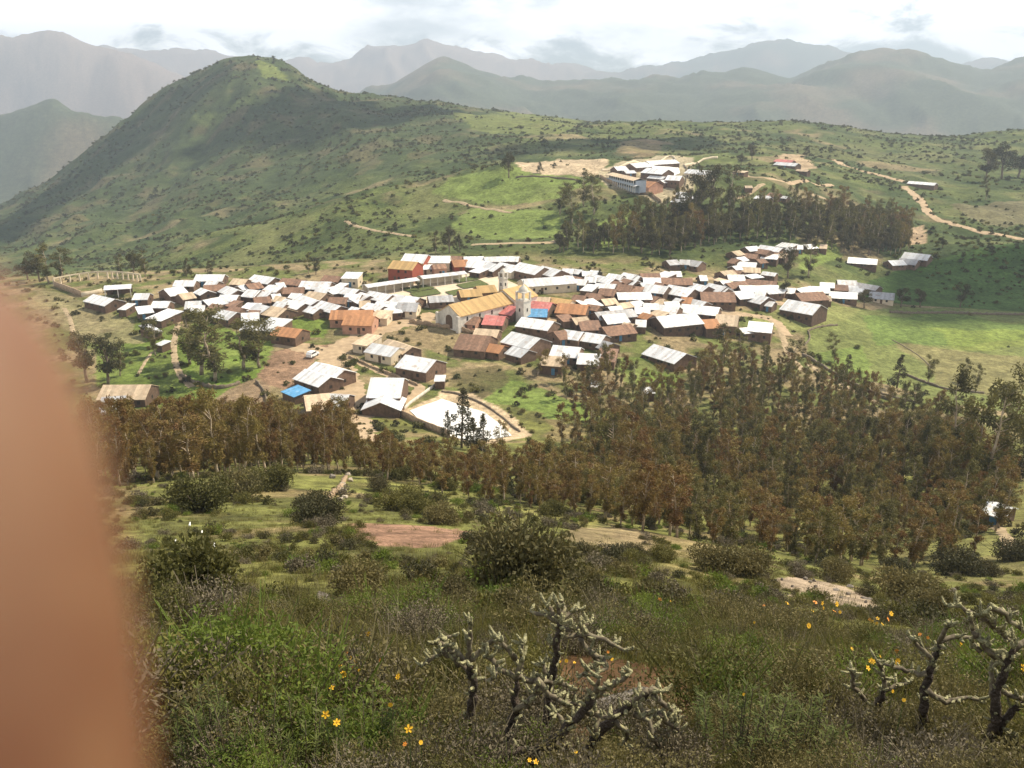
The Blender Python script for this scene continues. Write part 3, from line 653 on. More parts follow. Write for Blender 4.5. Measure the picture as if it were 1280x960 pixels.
for x0,x1,ph in BANDS:
    it = [r_ for r_ in recs if x0 <= r_[2] < x1 and 'h' not in r_[1][5] and 'k' not in r_[1][5]]
    it.sort(key=lambda r_: r_[3])
    nr = 1 if len(it) <= 5 else 2 if len(it) <= 10 else 3
    names = {1:[''],2:['back rows','front rows'],3:['back rows','middle rows','front rows']}[nr]
    for q in range(nr):
        sub = it[q*len(it)//nr:(q+1)*len(it)//nr]
        label_cluster(sub, (names[q]+' '+ph).strip() if names[q] else ph, 'houses of the village')
label_cluster([r_ for r_ in recs if 'h' in r_[1][5] and r_[2] < 900], 'in the walled school grounds uphill', 'buildings on the hill behind the village')
label_cluster([r_ for r_ in recs if 'h' in r_[1][5] and r_[2] >= 900], 'among the hillside tracks at upper right', 'buildings on the hill behind the village')
label_cluster([r_ for r_ in recs if 'k' in r_[1][5]], 'below the tall trees at the right edge', None)

# ------------------------------------------------------------------ church and bell towers
def axis_from(x1,y1,x2,y2,H,ymin=150,ymax=385):
    mx_, my_ = (x1+x2)/2, (y1+y2)/2; G_ = place(mx_,my_,ymin,ymax)
    for _ in range(3): G_ = place(mx_, my_+H*F*.95/G_.length, ymin, ymax)
    zr = G_.z+H
    f = lambda px,py: Vector((ray(px,py)*(zr/ray(px,py).z)).xy)
    a, b = f(x1,y1), f(x2,y2); return G_, (a+b)/2, (b-a).length, math.atan2((b-a).y,(b-a).x)
G_, c, L, ang = axis_from(561,383,628,367,7.0)
root = empty('church', (c.x,c.y,float(hgt(c.x,c.y))), ang); Wc, Hc, Rc = 9.6, 4.5, 2.9
link_mesh('wall', fixn(gable_walls(L,Wc,Hc,Rc).mesh('wall', M['white'])), root)
link_mesh('roof', fixn(gable_roof(L,Wc,Hc,Rc,.25,.3).mesh('roof', M['y'])), root)
dmb = MB(); ww = 1.5; arch = [( -L/2-.08, y_, z_) for y_, z_ in [(-ww,0),(-ww,2.9)]+[(-ww*math.cos(a_), 2.9+ww*math.sin(a_)) for a_ in np.linspace(.3,PI-.3,7)]+[(ww,2.9),(ww,0)]]
na = len(arch); dmb.poly(arch+[(x_+.2,y_,z_) for x_,y_,z_ in arch], [tuple(range(na)), tuple(range(2*na-1,na-1,-1))]+[(i,(i+1)%na,(i+1)%na+na,i+na) for i in range(na)])
link_mesh('door', fixn(dmb.mesh('door', M['wood'])), root)
for k in range(4): opening(root, 'window', -L/2+L*(k+.6)/4.4, -1, Wc, 2.6, 3.9, .7, M['dark'])
mb = MB(); mb.box(-L/2-1.0,-L/2-.0,-Wc/2-.4,-Wc/2+.7,-1,4.6); mb.box(-L/2-1.0,-L/2,Wc/2-.7,Wc/2+.4,-1,4.6); link_mesh('buttress', mb.mesh('buttress', M['white']), root)
cw = gable_walls(11,Wc+2,Hc+.8,Rc); cw.v = [(x_+L/2+5.7,y_,z_) for x_,y_,z_ in cw.v]; link_mesh('chancel', fixn(cw.mesh('chancel', M['white'])), root)
cr = gable_roof(11,Wc+2,Hc+.8,Rc,.25,.3); cr.v = [(x_+L/2+5.7,y_,z_) for x_,y_,z_ in cr.v]; link_mesh('chancel_roof', fixn(cr.mesh('chancel_roof', M['y'])), root)
tag(root, 'long church with yellow tiled roof and arched door in its white front', 'church')
def tower(px, py, h, w_, slim, label):
    g = place(px,py,150,385); rt = empty('bell_tower', g, ang)
    mb = MB(); mb.box(-w_/2,w_/2,-w_/2,w_/2,-1,h*.62); mb.box(-w_/2-.2,w_/2+.2,-w_/2-.2,w_/2+.2,h*.62,h*.62+.25); mb.build('shaft', M['white'], rt)
    mb = MB(); q = w_*.44
    for sx in (-1,1):
        for sy in (-1,1): mb.box(sx*q-.28,sx*q+.28,sy*q-.28,sy*q+.28,h*.62+.25,h*.86)
    mb.box(-w_/2-.1,w_/2+.1,-w_/2-.1,w_/2+.1,h*.86,h*.86+.3); mb.build('belfry', M['white'], rt)
    mb = MB()
    rings = [(.0,.95),(.25,.9),(.5,.72),(.75,.42),(.95,.12),(1.15,.05)]; base = h*.86+.3; n = 12; vs_ = []; fs = []
    for zz, rr in rings:
        for k in range(n): vs_.append((math.cos(2*PI*k/n)*rr*w_/2, math.sin(2*PI*k/n)*rr*w_/2, base+zz*(w_*.62)))
    for i in range(len(rings)-1):
        for k in range(n): fs.append((i*n+k, i*n+(k+1)%n, (i+1)*n+(k+1)%n, (i+1)*n+k))
    fs.append(tuple((len(rings)-1)*n+k for k in range(n))); mb.poly(vs_, fs); mb.build('dome', M['white'], rt, smooth=True)
    mb = MB(); mb.box(-.05,.05,-.05,.05,base+w_*.7,base+w_*.7+1.2); mb.box(-.3,.3,-.05,.05,base+w_*.7+.7,base+w_*.7+.8); mb.build('cross', M['dark'], rt)
    mb = MB(); mb.tube([(0,0,h*.68),(0,0,h*.74),(0,0,h*.8)], [.45,.32,.12], 10); mb.build('bell', M['dark'], rt)
    for d_ in (0,1,2,3):
        mb = MB(); mb.box(-.3,.3,-w_/2-.05,-w_/2+.05,h*.32,h*.32+1.1); o = mb.build('window', M['dark'], rt); o.rotation_euler = (0,0,d_*PI/2)
    tag(rt, label, 'bell tower', 'white bell towers of the church')
tower(654, 402, 11.5, 3.5, False, 'square cream bell tower with window slits right of the yellow church roof')
tower(629, 366, 8.5, 2.3, True, 'slim white tower with round dome behind the yellow church roof')

# ------------------------------------------------------------------ long plaza arcades, school, yard arcade
def arcade(x1,y1,x2,y2,W,H,roofm,wallm,label,name='arcade',cat='arcade',post=3.0,group=None,ymin=150,ymax=385,openside=-1,storeys=1):
    G_, c, L, an = axis_from(x1,y1,x2,y2,H+.3,ymin,ymax); rt = empty(name,(c.x,c.y,float(hgt(c.x,c.y))),an)
    rise = W*.14; y_ = W/2 if openside < 0 else -W/2
    mb = MB(); mb.box(-L/2,L/2,(W/2-.35) if openside<0 else -W/2, W/2 if openside<0 else (-W/2+.35), -1.2, H-.02); 
    if storeys > 1: mb.box(-L/2,L/2,-W/2+1.4,W/2-.36,-1.2,H-.03)
    mb.build('wall', wallm, rt)
    link_mesh('roof', fixn(gable_roof(L,W,H,rise).mesh('roof', roofm)), rt)
    n = max(2,int(L/post))
    for k in range(n+1):
        xx = -L/2+.2+(L-.4)*k/n; mb = MB(); mb.box(xx-.14,xx+.14,openside*(W/2-.1)-.14,openside*(W/2-.1)+.14,-1.0,H-.01); mb.build('pillar', M['white'], rt)
    if storeys > 1:
        mb = MB(); mb.box(-L/2,L/2,-W/2-.05,-W/2+1.38,H/2-.1,H/2+.1); mb.box(-L/2,L/2,-W/2-.05,-W/2+.05,H/2+.1,H/2+.95); mb.build('balcony', M['bluewall'], rt)
        for lev in (.9, H/2+1.0):
            for k in range(n):
                xx = -L/2+L*(k+.5)/n; mb = MB(); mb.box(xx-.7,xx+.7,-W/2+1.34,-W/2+1.44,lev,lev+1.1); mb.build('window', M['dark'], rt)
    tag(rt, label, cat, group); return rt
arcade(456,357,520,348,4.5,3.2,M['w'],M['cream'],'long narrow white-roofed arcade along the left half of the plaza back edge',group='arcades round the plaza')
arcade(525,346,580,340,4.5,3.2,M['w'],M['cream'],'long narrow white-roofed arcade along the right half of the plaza back edge',group='arcades round the plaza')
arcade(766,216,800,223.5,7.5,5.2,M['c'],M['bluewall'],'two-storey school block with tan roof and pale blue balcony',name='school',cat='school',ymin=395,ymax=800,storeys=2)
arcade(768,224,797,232,3,2.6,M['w'],M['bluewall'],'low white-roofed lean-to running below the two-storey school block',name='school_annex',cat='school annex',ymin=395,ymax=800)
arcade(131,359,164,357,6,3.0,M['w'],M['adobe'],'low white-roofed hall standing inside the arcaded yard',name='hall',cat='hall')
# arcaded white enclosure at the village's left end
EN = [(68,357),(100,351),(135,348),(176,352)]
def enclosure(pts_px, h, label, openings=True):
    rt = None; P_ = polyline(pts_px, 150, 2.6); rt = empty('arcaded_wall', (P_[0][0],P_[0][1],float(hgt(*P_[0]))))
    o_ = Vector(rt.location); beam = MB(); zt = [float(hgt(*p)) for p in P_]
    for i in range(len(P_)-1):
        a = Vector((*P_[i], zt[i]+h)); b = Vector((*P_[i+1], zt[i+1]+h)); q = (b-a).normalized(); s_ = Vector((-q.y,q.x,0))*.18
        beam.poly([a-s_-o_,a+s_-o_,b+s_-o_,b-s_-o_]+[p_-o_+Vector((0,0,.45)) for p_ in (a-s_,a+s_,b+s_,b-s_)], [(0,3,2,1),(4,5,6,7),(0,1,5,4),(1,2,6,5),(2,3,7,6),(3,0,4,7)])
    link_mesh('beam', fixn(beam.mesh('beam', M['cream'])), rt)
    for i, p in enumerate(P_):
        mb = MB(); l = Vector((*p,zt[i]))-o_; mb.box(l.x-.25,l.x+.25,l.y-.25,l.y+.25,l.z-.8,l.z+h); mb.build('pillar', M['cream'], rt)
    return tag(rt, label, 'wall', 'white walls of the arcaded yard')
enclosure(EN, 2.6, 'row of white pillars under a beam along the back of the yard')
wall_line('yard_wall', [(68,358),(84,364),(102,371)], 2.2, .35, M['mudwall'], 'grey plastered wall on the left front side of the arcaded yard', 'wall', 'white walls of the arcaded yard', 150, .03, 2)
wall_line('yard_wall', [(102,371),(115,369),(128,366)], 1.6, .35, M['cream'], 'cream wall at the front corner of the arcaded yard', 'wall', 'white walls of the arcaded yard', 150, .03, 2)

# ------------------------------------------------------------------ ground works: plaza, courts, roads, paths, walls
drape('plaza', [(470,366),(575,343),(602,338),(655,360),(640,372),(560,388),(525,384)], M['paving'], .10, 2.5, 150)
for k_, pl_ in enumerate([[(500,362),(530,357),(545,361),(515,367)],[(512,368),(545,362),(552,368),(520,373)],[(565,350),(590,346),(600,350),(572,355)],[(570,357),(600,351),(612,357),(580,362)],[(556,366),(575,362),(585,366),(566,371)]]):
    o = drape('planting_bed', pl_, M['hedge'], .42, 1.2, 150)
    tag(o, ['low green hedge bed at the back left of the plaza','low green hedge bed at the front left of the plaza','low green hedge bed at the back right of the plaza','largest low green hedge bed at the plaza right','small low green hedge bed at the plaza front'][k_], 'hedge bed', 'hedge beds in the plaza', 'thing')
drape('football_court', [(512,514),(552,499),(606,516),(625,530),(640,545),(590,552),(560,545)], M['court'], .16, 2.0, 150)
drape('school_yard', [(805,208),(835,206),(850,217),(835,225),(812,219)], M['court'], .3, 2.0, 395)
ribbon('dirt_road', [(446,552),(441,520),(437,495),(427,470),(416,450),(420,438),(445,424),(480,410),(520,400),(545,393)], 8.5, M['dirt'], .10, 150, lab='tan dirt road climbing into the village')
ribbon('dirt_road', [(416,448),(400,440),(375,434),(350,428)], 6.5, M['dirt'], .08, 150)
ribbon('dirt_road', [(440,448),(470,462),(510,478),(525,486),(505,505),(495,520)], 3.2, M['dirt'], .11, 150)
ribbon('dirt_road', [(655,372),(700,378),(760,372),(830,366),(900,372),(960,378),(1010,382)], 4.5, M['dirt'], .10, 150)
ribbon('dirt_road', [(655,372),(690,360),(760,354),(830,350),(900,348),(960,352)], 4.0, M['dirt'], .10, 150)
ribbon('dirt_road', [(655,400),(720,398),(790,392),(860,388),(920,392),(965,400),(985,420)], 4.0, M['dirt'], .10, 150)
ribbon('dirt_road', [(250,366),(330,368),(400,366),(450,372),(500,382)], 3.5, M['dirt'], .10, 150)
ribbon('path', [(226,392),(219,420),(218,445),(226,470),(240,484)], 1.8, M['path'], .08, 150)
ribbon('path', [(172,470),(180,455),(190,440)], 1.0, M['path'], .08, 150)
ribbon('path', [(80,385),(88,400),(93,425)], 1.4, M['path'], .08, 150)
for pl_ in [[(960,395),(975,412),(985,440),(1005,465)], [(1010,455),(1040,474),(1075,492),(1105,508)]]:
    ribbon('path', pl_, 2.2, M['path'], .08, 150)
ribbon('dirt_road', [(1040,199),(1052,206),(1075,213),(1110,222),(1133,228)], 6, M['dirt'], .3, 400, 3)
ribbon('dirt_road', [(1130,233),(1142,243),(1155,257),(1168,272),(1200,283),(1240,292),(1285,300)], 5.5, M['dirt'], .3, 400, 3)
ribbon('dirt_road', [(925,218),(960,223),(1000,227),(1040,231)], 4, M['dirt'], .3, 400, 3)
ribbon('path', [(915,250),(940,240),(955,230)], 2.5, M['path'], .3, 400, 3)
ribbon('path', [(1008,240),(1025,246),(1045,256)], 5, M['path'], .3, 400, 3)
ribbon('path', [(432,276),(450,284),(480,290),(520,296)], 2.5, M['path'], .3, 395, 3)
ribbon('path', [(555,250),(590,258),(620,262),(640,266)], 2.5, M['path'], .3, 395, 3)
ribbon('path', [(590,306),(640,304),(680,304),(700,300)], 3.5, M['path'], .3, 385, 3)
ribbon('path', [(1195,565),(1210,590),(1228,620),(1240,650),(1258,672),(1262,690)], 1.6, M['path'], .08, 40)
ribbon('path', [(1150,540),(1170,570),(1200,600)], 1.6, M['path'], .08, 60)
# retaining and field walls
def WL(pp, h, th, *a, **k): return wall_line('stone_wall', pp, h*.7, th*.75, *a, **k)
gw = 'dry stone and mud walls'
WL([(512,404),(540,408),(570,413),(600,420)], 2.0, .5, M['mudwall'], 'brown mud wall below the church front', 'wall', gw, 150)
WL([(436,447),(465,460),(495,472),(522,483)], 1.1, .5, M['mudwall'], 'long mud wall between the dirt road and the two isolated houses', 'wall', gw, 150)
WL([(493,517),(515,527),(540,538),(562,547)], 2.4, .4, M['mudwall'], 'scallop-topped wall along the front of the white court', 'wall', gw, 150, .03, 1.2)
WL([(500,516),(520,500),(545,482)], 1.2, .2, M['white'], 'pale railing wall on the left side of the white court', 'wall', gw, 150, .03, 1.2)
WL([(552,490),(575,494),(600,504),(625,520),(650,540)], .6, .5, M['stone'], 'rubble kerb wall round the back of the white court', 'wall', gw, 150)
WL([(1003,444),(1030,460),(1060,478),(1085,490),(1115,502)], 1.3, .7, M['stone'], 'dark stone wall on the near side of the pasture', 'wall', gw, 150)
WL([(1010,414),(1025,409),(1047,407)], .8, .5, M['stone'], 'short stone wall above the pasture corner', 'wall', gw, 150)
WL([(1010,414),(1012,424),(1005,432)], .8, .5, M['stone'], 'curved pale stone wall at the pasture left corner', 'wall', gw, 150)
WL([(1112,391),(1160,392),(1220,393),(1300,394)], 1.3, .7, M['stone'], 'long dark stone wall at the foot of the shaded slope', 'wall', gw, 150)
WL([(1115,425),(1130,433),(1150,446),(1165,460)], .25, .4, M['stone'], 'low line of stones crossing the pasture', 'wall', gw, 150)
WL([(1130,468),(1160,480),(1190,488),(1230,492)], .9, .6, M['stone'], 'broken stone wall on the lower right edge of the pasture', 'wall', gw, 150)
WL([(320,478),(330,490),(334,508)], 1.0, .5, M['stone'], 'stone wall down the left side of the brown earth slope', 'wall', gw, 150)
WL([(335,512),(370,518),(410,525)], 1.6, .6, M['stone'], 'dark retaining wall below the houses by the road', 'wall', gw, 150)
WL([(225,470),(245,480),(275,486),(300,480)], 1.4, .6, M['stone'], 'dark wall standing in for the shadowy terrace edge below the grassy gully', 'wall', gw, 150)  # dark strip put in for a terrace edge lying in shade
WL([(645,222),(690,222),(725,226)], 1.0, .8, M['stone'], 'dark wall along the bare pitch on the hill', 'wall', gw, 400, step=2)
WL([(750,222),(780,234),(815,246),(826,254)], 2.6, .5, M['mudwall'], 'tall brown wall below the school', 'wall', gw, 400, .03, 2)
WL([(752,214),(790,204),(832,198),(846,202)], 2.0, .5, M['cream'], 'pale wall along the back of the school grounds', 'wall', gw, 400, .03, 2)
WL([(855,208),(875,203),(897,198)], 2.2, .5, M['cream'], 'pale wall running up right of the school', 'wall', gw, 400, .03, 2)
WL([(855,206),(858,222),(852,238)], 1.6, .5, M['stone'], 'grey wall down the right side of the school grounds', 'wall', gw, 400, .03, 2)
WL([(1100,492),(1150,505)], .8, .6, M['stone'], 'short rubble wall beneath the pasture wall', 'wall', gw, 150)
WL([(432,598),(424,612),(410,628),(408,650)], .45, .5, M['mudwall'], 'crumbling pale stone wall running down the near slope', 'wall', gw, 20, .5, .5)
WL([(905,608),(950,616),(1000,628)], .4, .7, M['stone'], 'broken terrace wall among the brown trees', 'wall', gw, 60, .5, .6)

# ------------------------------------------------------------------ parked car
g = place(391,446,150,385); rt = empty('parked_car', g+Vector((0,0,.08)), math.radians(70))
carp = mat('white_paint', (.8,.8,.8), .3, 0, .03, 1, spec=.5); glass = mat('dark_glass', (.03,.04,.05), .1, 0, .05); tyre = mat('tyre_rubber', (.03,.03,.03), .9, 0, .1)
def prof(sec, w_):
    mb = MB(); n = len(sec); pts = [(x_,-w_/2,z_) for x_,z_ in sec]+[(x_,w_/2,z_) for x_,z_ in sec]
    mb.poly(pts, [tuple(range(n)), tuple(range(2*n-1,n-1,-1))]+[(i,(i+1)%n,(i+1)%n+n,i+n) for i in range(n)]); return mb
link_mesh('body', fixn(prof([(-2.2,.35),(2.2,.35),(2.25,.8),(2.0,1.0),(1.1,1.08),(.55,1.7),(-1.6,1.75),(-2.15,1.1)],1.75).mesh('body', carp)), rt)
link_mesh('windscreen', fixn(prof([(1.12,1.1),(1.16,1.1),(.64,1.66),(.6,1.66)],1.5).mesh('windscreen', glass)), rt)
for sy in (-1,1):
    mb = MB(); mb.poly([(x_,sy*.89,z_) for x_,z_ in ((.95,1.12),(.45,1.6),(-1.5,1.62),(-1.9,1.12))]+[(x_,sy*.86,z_) for x_,z_ in ((.95,1.12),(.45,1.6),(-1.5,1.62),(-1.9,1.12))],[(0,1,2,3),(7,6,5,4),(0,4,5,1),(1,5,6,2),(2,6,7,3),(3,7,4,0)])
    link_mesh('side_window', fixn(mb.mesh('side_window', glass)), rt)
    for sx in (-1.35,1.35):
        mb = MB(); mb.tube([(sx,sy*.7,.34),(sx,sy*.92,.34)], .34, 14); mb.build('wheel', tyre, rt)
    mb = MB(); mb.box(2.2,2.28,sy*.6-.18,sy*.6+.18,.68,.84); mb.build('headlight', glass, rt)
tag(rt, 'small white car parked at the dirt road bend', 'car')
# ------------------------------------------------------------------ foliage
def leaf_mat(name, c1, c2, trans=.3, rough=.7, hue_var=.0):
    m = bpy.data.materials.new(name); t, N, L = nt(m); b = N['Principled BSDF']; b.inputs['Roughness'].default_value = rough; b.inputs['Specular IOR Level'].default_value = .25
    a = N.new('ShaderNodeAttribute'); a.attribute_name = 'tint'; oi = N.new('ShaderNodeObjectInfo')
    ad = N.new('ShaderNodeMath'); ad.operation = 'ADD'; L.new(a.outputs['Fac'], ad.inputs[0])
    sb = N.new('ShaderNodeMapRange'); sb.inputs[3].default_value = -.45; sb.inputs[4].default_value = .45; L.new(oi.outputs['Random'], sb.inputs['Value']); L.new(sb.outputs[0], ad.inputs[1]); ad.use_clamp = True
    mx = N.new('ShaderNodeMixRGB'); mx.inputs[1].default_value = c1+(1,); mx.inputs[2].default_value = c2+(1,); L.new(ad.outputs[0], mx.inputs[0])
    L.new(mx.outputs[0], b.inputs['Base Color'])
    tr = N.new('ShaderNodeBsdfTranslucent'); L.new(mx.outputs[0], tr.inputs['Color']); ms = N.new('ShaderNodeMixShader'); ms.inputs[0].default_value = trans
    L.new(b.outputs[0], ms.inputs[1]); L.new(tr.outputs[0], ms.inputs[2]); L.new(ms.outputs[0], N['Material Output'].inputs['Surface'])
    return m
FM = dict(
 euc=leaf_mat('eucalyptus_leaves', (.155,.082,.030), (.21,.165,.048), .3),
 eucg=leaf_mat('green_eucalyptus_leaves', (.085,.078,.028), (.155,.14,.042), .3),
 dark=leaf_mat('dark_leaves', (.055,.055,.024), (.105,.088,.036), .25),
 bush=leaf_mat('shrub_leaves', (.070,.070,.020), (.165,.150,.040), .3),
 olive=leaf_mat('olive_leaves', (.085,.078,.030), (.18,.15,.058), .25),
 grey=leaf_mat('grey_twigs', (.105,.088,.055), (.18,.15,.10), .1),
 grass=leaf_mat('grass_blades', (.09,.10,.022), (.22,.185,.06), .35),
 bright=leaf_mat('bright_leaves', (.09,.135,.02), (.17,.21,.035), .35),
 scrub=leaf_mat('scrub_leaves', (.055,.066,.023), (.110,.112,.038), .2),
)
bark = mat('bark', (.20,.155,.11), .95, 0, .35, 3, .6, 9, obj_var=.2); palebark = mat('pale_bark', (.40,.32,.235), .9, 0, .3, 3, .4, 9, obj_var=.2)
def leaves(rng, cen, rad, n, ln, wd, up=.3, flat=1.0, shell=.5):
    """n rhombic leaves spread over clumps (cen, rad); returns V, F, tint"""
    cen = np.asarray(cen, float); rad = np.asarray(rad, float); w_ = rad**2; k = rng.choice(len(cen), n, p=w_/w_.sum())
    d = rng.normal(size=(n,3)); d /= np.linalg.norm(d,axis=1)[:,None]; rr = (shell+(1-shell)*rng.random(n)**.6)[:,None]*rad[k][:,None]
    p = cen[k]+d*rr*np.array([1,1,flat])
    a = rng.normal(size=(n,3))+d*.6+np.array([0,0,up]); a /= np.linalg.norm(a,axis=1)[:,None]
    b = np.cross(a, rng.normal(size=(n,3))); b /= np.linalg.norm(b,axis=1)[:,None]
    l = ln*(.6+.8*rng.random(n))[:,None]; ww = wd*(.6+.8*rng.random(n))[:,None]
    V = np.stack([p-a*l*.5, p+b*ww*.5, p+a*l*.5, p-b*ww*.5], 1).reshape(-1,3)
    ct = rng.random(len(cen)); tn = np.clip(ct[k]*.75+rng.random(n)*.35, 0, 1)
    return V, np.arange(n*4).reshape(n,4), np.repeat(tn,4)
def leaf_mesh(name, parts, m):
    V = []; Fq = []; T = []; b = 0
    for v_, f_, t_ in parts: V.append(v_); Fq.append(f_+b); T.append(t_); b += len(v_)
    return np_mesh(name, np.concatenate(V), np.concatenate(Fq), m, attrs={'tint':('FLOAT', np.concatenate(T).astype(np.float32))})
def blades(rng, n, h, spread, w_, lean=.35):
    p = rng.normal(size=(n,2))*spread*.4; ang_ = rng.random(n)*2*PI; hh = h*(.5+.7*rng.random(n)); ln = hh*lean*rng.random(n)*1.5
    dx, dy = np.cos(ang_), np.sin(ang_); wx, wy = -dy*w_/2, dx*w_/2; z0 = np.full(n,-.05)
    b0 = np.stack([p[:,0],p[:,1],z0],1); wv = np.stack([wx,wy,np.zeros(n)],1); m1 = b0+np.stack([dx*ln*.3,dy*ln*.3,hh*.55],1); t1 = b0+np.stack([dx*ln,dy*ln,hh],1)
    V = np.stack([b0-wv,b0+wv,m1+wv*.8,m1-wv*.8, m1-wv*.8,m1+wv*.8,t1+wv*.1,t1-wv*.1],1).reshape(-1,3)
    return V, np.arange(n*8).reshape(-1,4), np.repeat(rng.random(n),8)

def tree_protos(kind, n, seed):
    out = []
    for q in range(n):
        rng = np.random.default_rng(seed+q); random.seed(seed+q); mb = MB(); cen = []; rad = []
        if kind in ('euc','eucg'):                                   # slender, 10 m
            h = 10; lean = rng.normal(size=2)*.35; pts = [(0,0,-.6)]
            for k in range(1,8): z_ = h*k/7.3; pts.append((lean[0]*(k/7)**1.5*1.6+rng.normal()*.09, lean[1]*(k/7)**1.5*1.6+rng.normal()*.09, z_))
            mb.tube(pts, [.17,.14,.12,.10,.08,.06,.04,.02], 6)
            nb = 18
            for k in range(nb):
                f = .13+.87*(k+rng.random())/nb; z_ = h*f*.96; i = min(int(f*7),6); base = Vector(pts[i]).lerp(Vector(pts[min(i+1,7)]), f*7-i)
                a_ = rng.random()*2*PI; rch = (.45+1.15*math.sin(PI*min(1,(1.08-f)/.78))**.8)*(.6+.6*rng.random())
                tip = base+Vector((math.cos(a_)*rch, math.sin(a_)*rch, .5+.7*rng.random())); mb.tube([base, base.lerp(tip,.5)+Vector((0,0,.1)), tip], [.045,.03,.012], 4)
                cen.append(tuple(tip)); rad.append(.38+.42*rng.random()*(1.15-f*.5))
                cen.append(tuple(base.lerp(tip,.55)+Vector((0,0,.2)))); rad.append(.3+.3*rng.random())
            cen.append((pts[-1][0],pts[-1][1],h*.97)); rad.append(.45)
            lv = leaves(rng, cen, rad, 2300, .34, .125, -.5, 1.25, .15)
        elif kind == 'round':                                         # broad dark tree 8 m
            h = 8; mb.tube([(0,0,-.6),(.1,.05,1.2),(.05,-.1,2.6),(.2,0,4.2)], [.28,.22,.18,.1], 7)
            for k in range(20):
                a_ = rng.random()*2*PI; el = rng.random(); rr = 2.5*math.sqrt(rng.random()); z_ = 2.4+el*4.4; rr *= (1-abs(el-.4)*.9)
                tip = Vector((math.cos(a_)*rr, math.sin(a_)*rr, z_)); mb.tube([(0,0,1.5+el*2),(tip.x*.5,tip.y*.5,z_*.8),tip], [.09,.05,.02], 4)
                cen.append(tuple(tip)); rad.append(.6+.6*rng.random())
            lv = leaves(rng, cen, rad, 2300, .34, .17, .1, .85, .3)
        else:                                                         # conifer / young cypress-like 6 m
            h = 6; mb.tube([(0,0,-.5),(0,0,2),(0.03,0,4),(0,0,5.9)], [.12,.09,.05,.015], 6)
            for k in range(26):
                f = (k+.5)/26; z_ = .6+f*5.2; a_ = rng.random()*2*PI; rr = (1.15*(1-f)**.7+.08)*(.35+.7*rng.random())
                tip = Vector((math.cos(a_)*rr, math.sin(a_)*rr, z_+.15)); mb.tube([(0,0,z_-.1),tip], [.03,.01], 4)
                cen.append(tuple(tip)); rad.append(.22+.36*(1-f)*rng.random()+.08)
            lv = leaves(rng, cen, rad, 1700, .26, .10, .5, 1.2, .2)
        fm = FM['dark'] if kind in ('round','conifer') else FM[kind]
        out.append((mb.mesh('trunk', palebark if kind in('euc','eucg') else bark, True), leaf_mesh('crown', [lv], fm)))
    return out
TP = {'euc':tree_protos('euc',6,100), 'eucg':tree_protos('eucg',4,200), 'round':tree_protos('round',4,300), 'conifer':tree_protos('conifer',4,400)}
TH_ = {'euc':10.6,'eucg':10.6,'round':7.6,'conifer':6.3}
def put_tree(kind, p, h, name, label, group, widen=1.0, tilt=0.05):
    tr, cr = random.choice(TP[kind]); rt = empty(name, p, random.random()*2*PI); s = h/TH_[kind]; rt.scale = (s*widen, s*widen, s)
    rt.rotation_euler = (random.gauss(0,tilt), random.gauss(0,tilt), random.random()*6.28)
    link_mesh('trunk', tr, rt); link_mesh('crown', cr, rt); tag(rt, label, 'tree', group); return rt
def sample(poly, ymin, ymax, mind, nmax, seed, dens=None):
    rng = np.random.default_rng(seed); P_ = []
    W_ = [place(px,py,ymin,ymax) for px,py in poly]; x0,x1 = min(p.x for p in W_)-3, max(p.x for p in W_)+3; y0,y1 = min(p.y for p in W_)-3, max(p.y for p in W_)+3
    cell = mind; grid = {}
    N_ = int((x1-x0)*(y1-y0)/mind**2*6)+60; xs = rng.uniform(x0,x1,N_); ys = rng.uniform(y0,y1,N_); zs = hgt(xs,ys); px, py = project(xs,ys,zs)
    ok = in_poly(px,py,poly) & (ys > ymin) & (ys < ymax)
    if dens is not None: ok &= rng.random(N_) < dens(xs,ys)
    for i in np.nonzero(ok)[0]:
        gx, gy = int(xs[i]/cell), int(ys[i]/cell)
        if any((xs[i]-q[0])**2+(ys[i]-q[1])**2 < mind*mind for a_ in (-1,0,1) for b_ in (-1,0,1) for q in grid.get((gx+a_,gy+b_),())): continue
        grid.setdefault((gx,gy),[]).append((xs[i],ys[i])); P_.append(Vector((xs[i],ys[i],zs[i]-.15)))
        if len(P_) >= nmax: break
    return P_
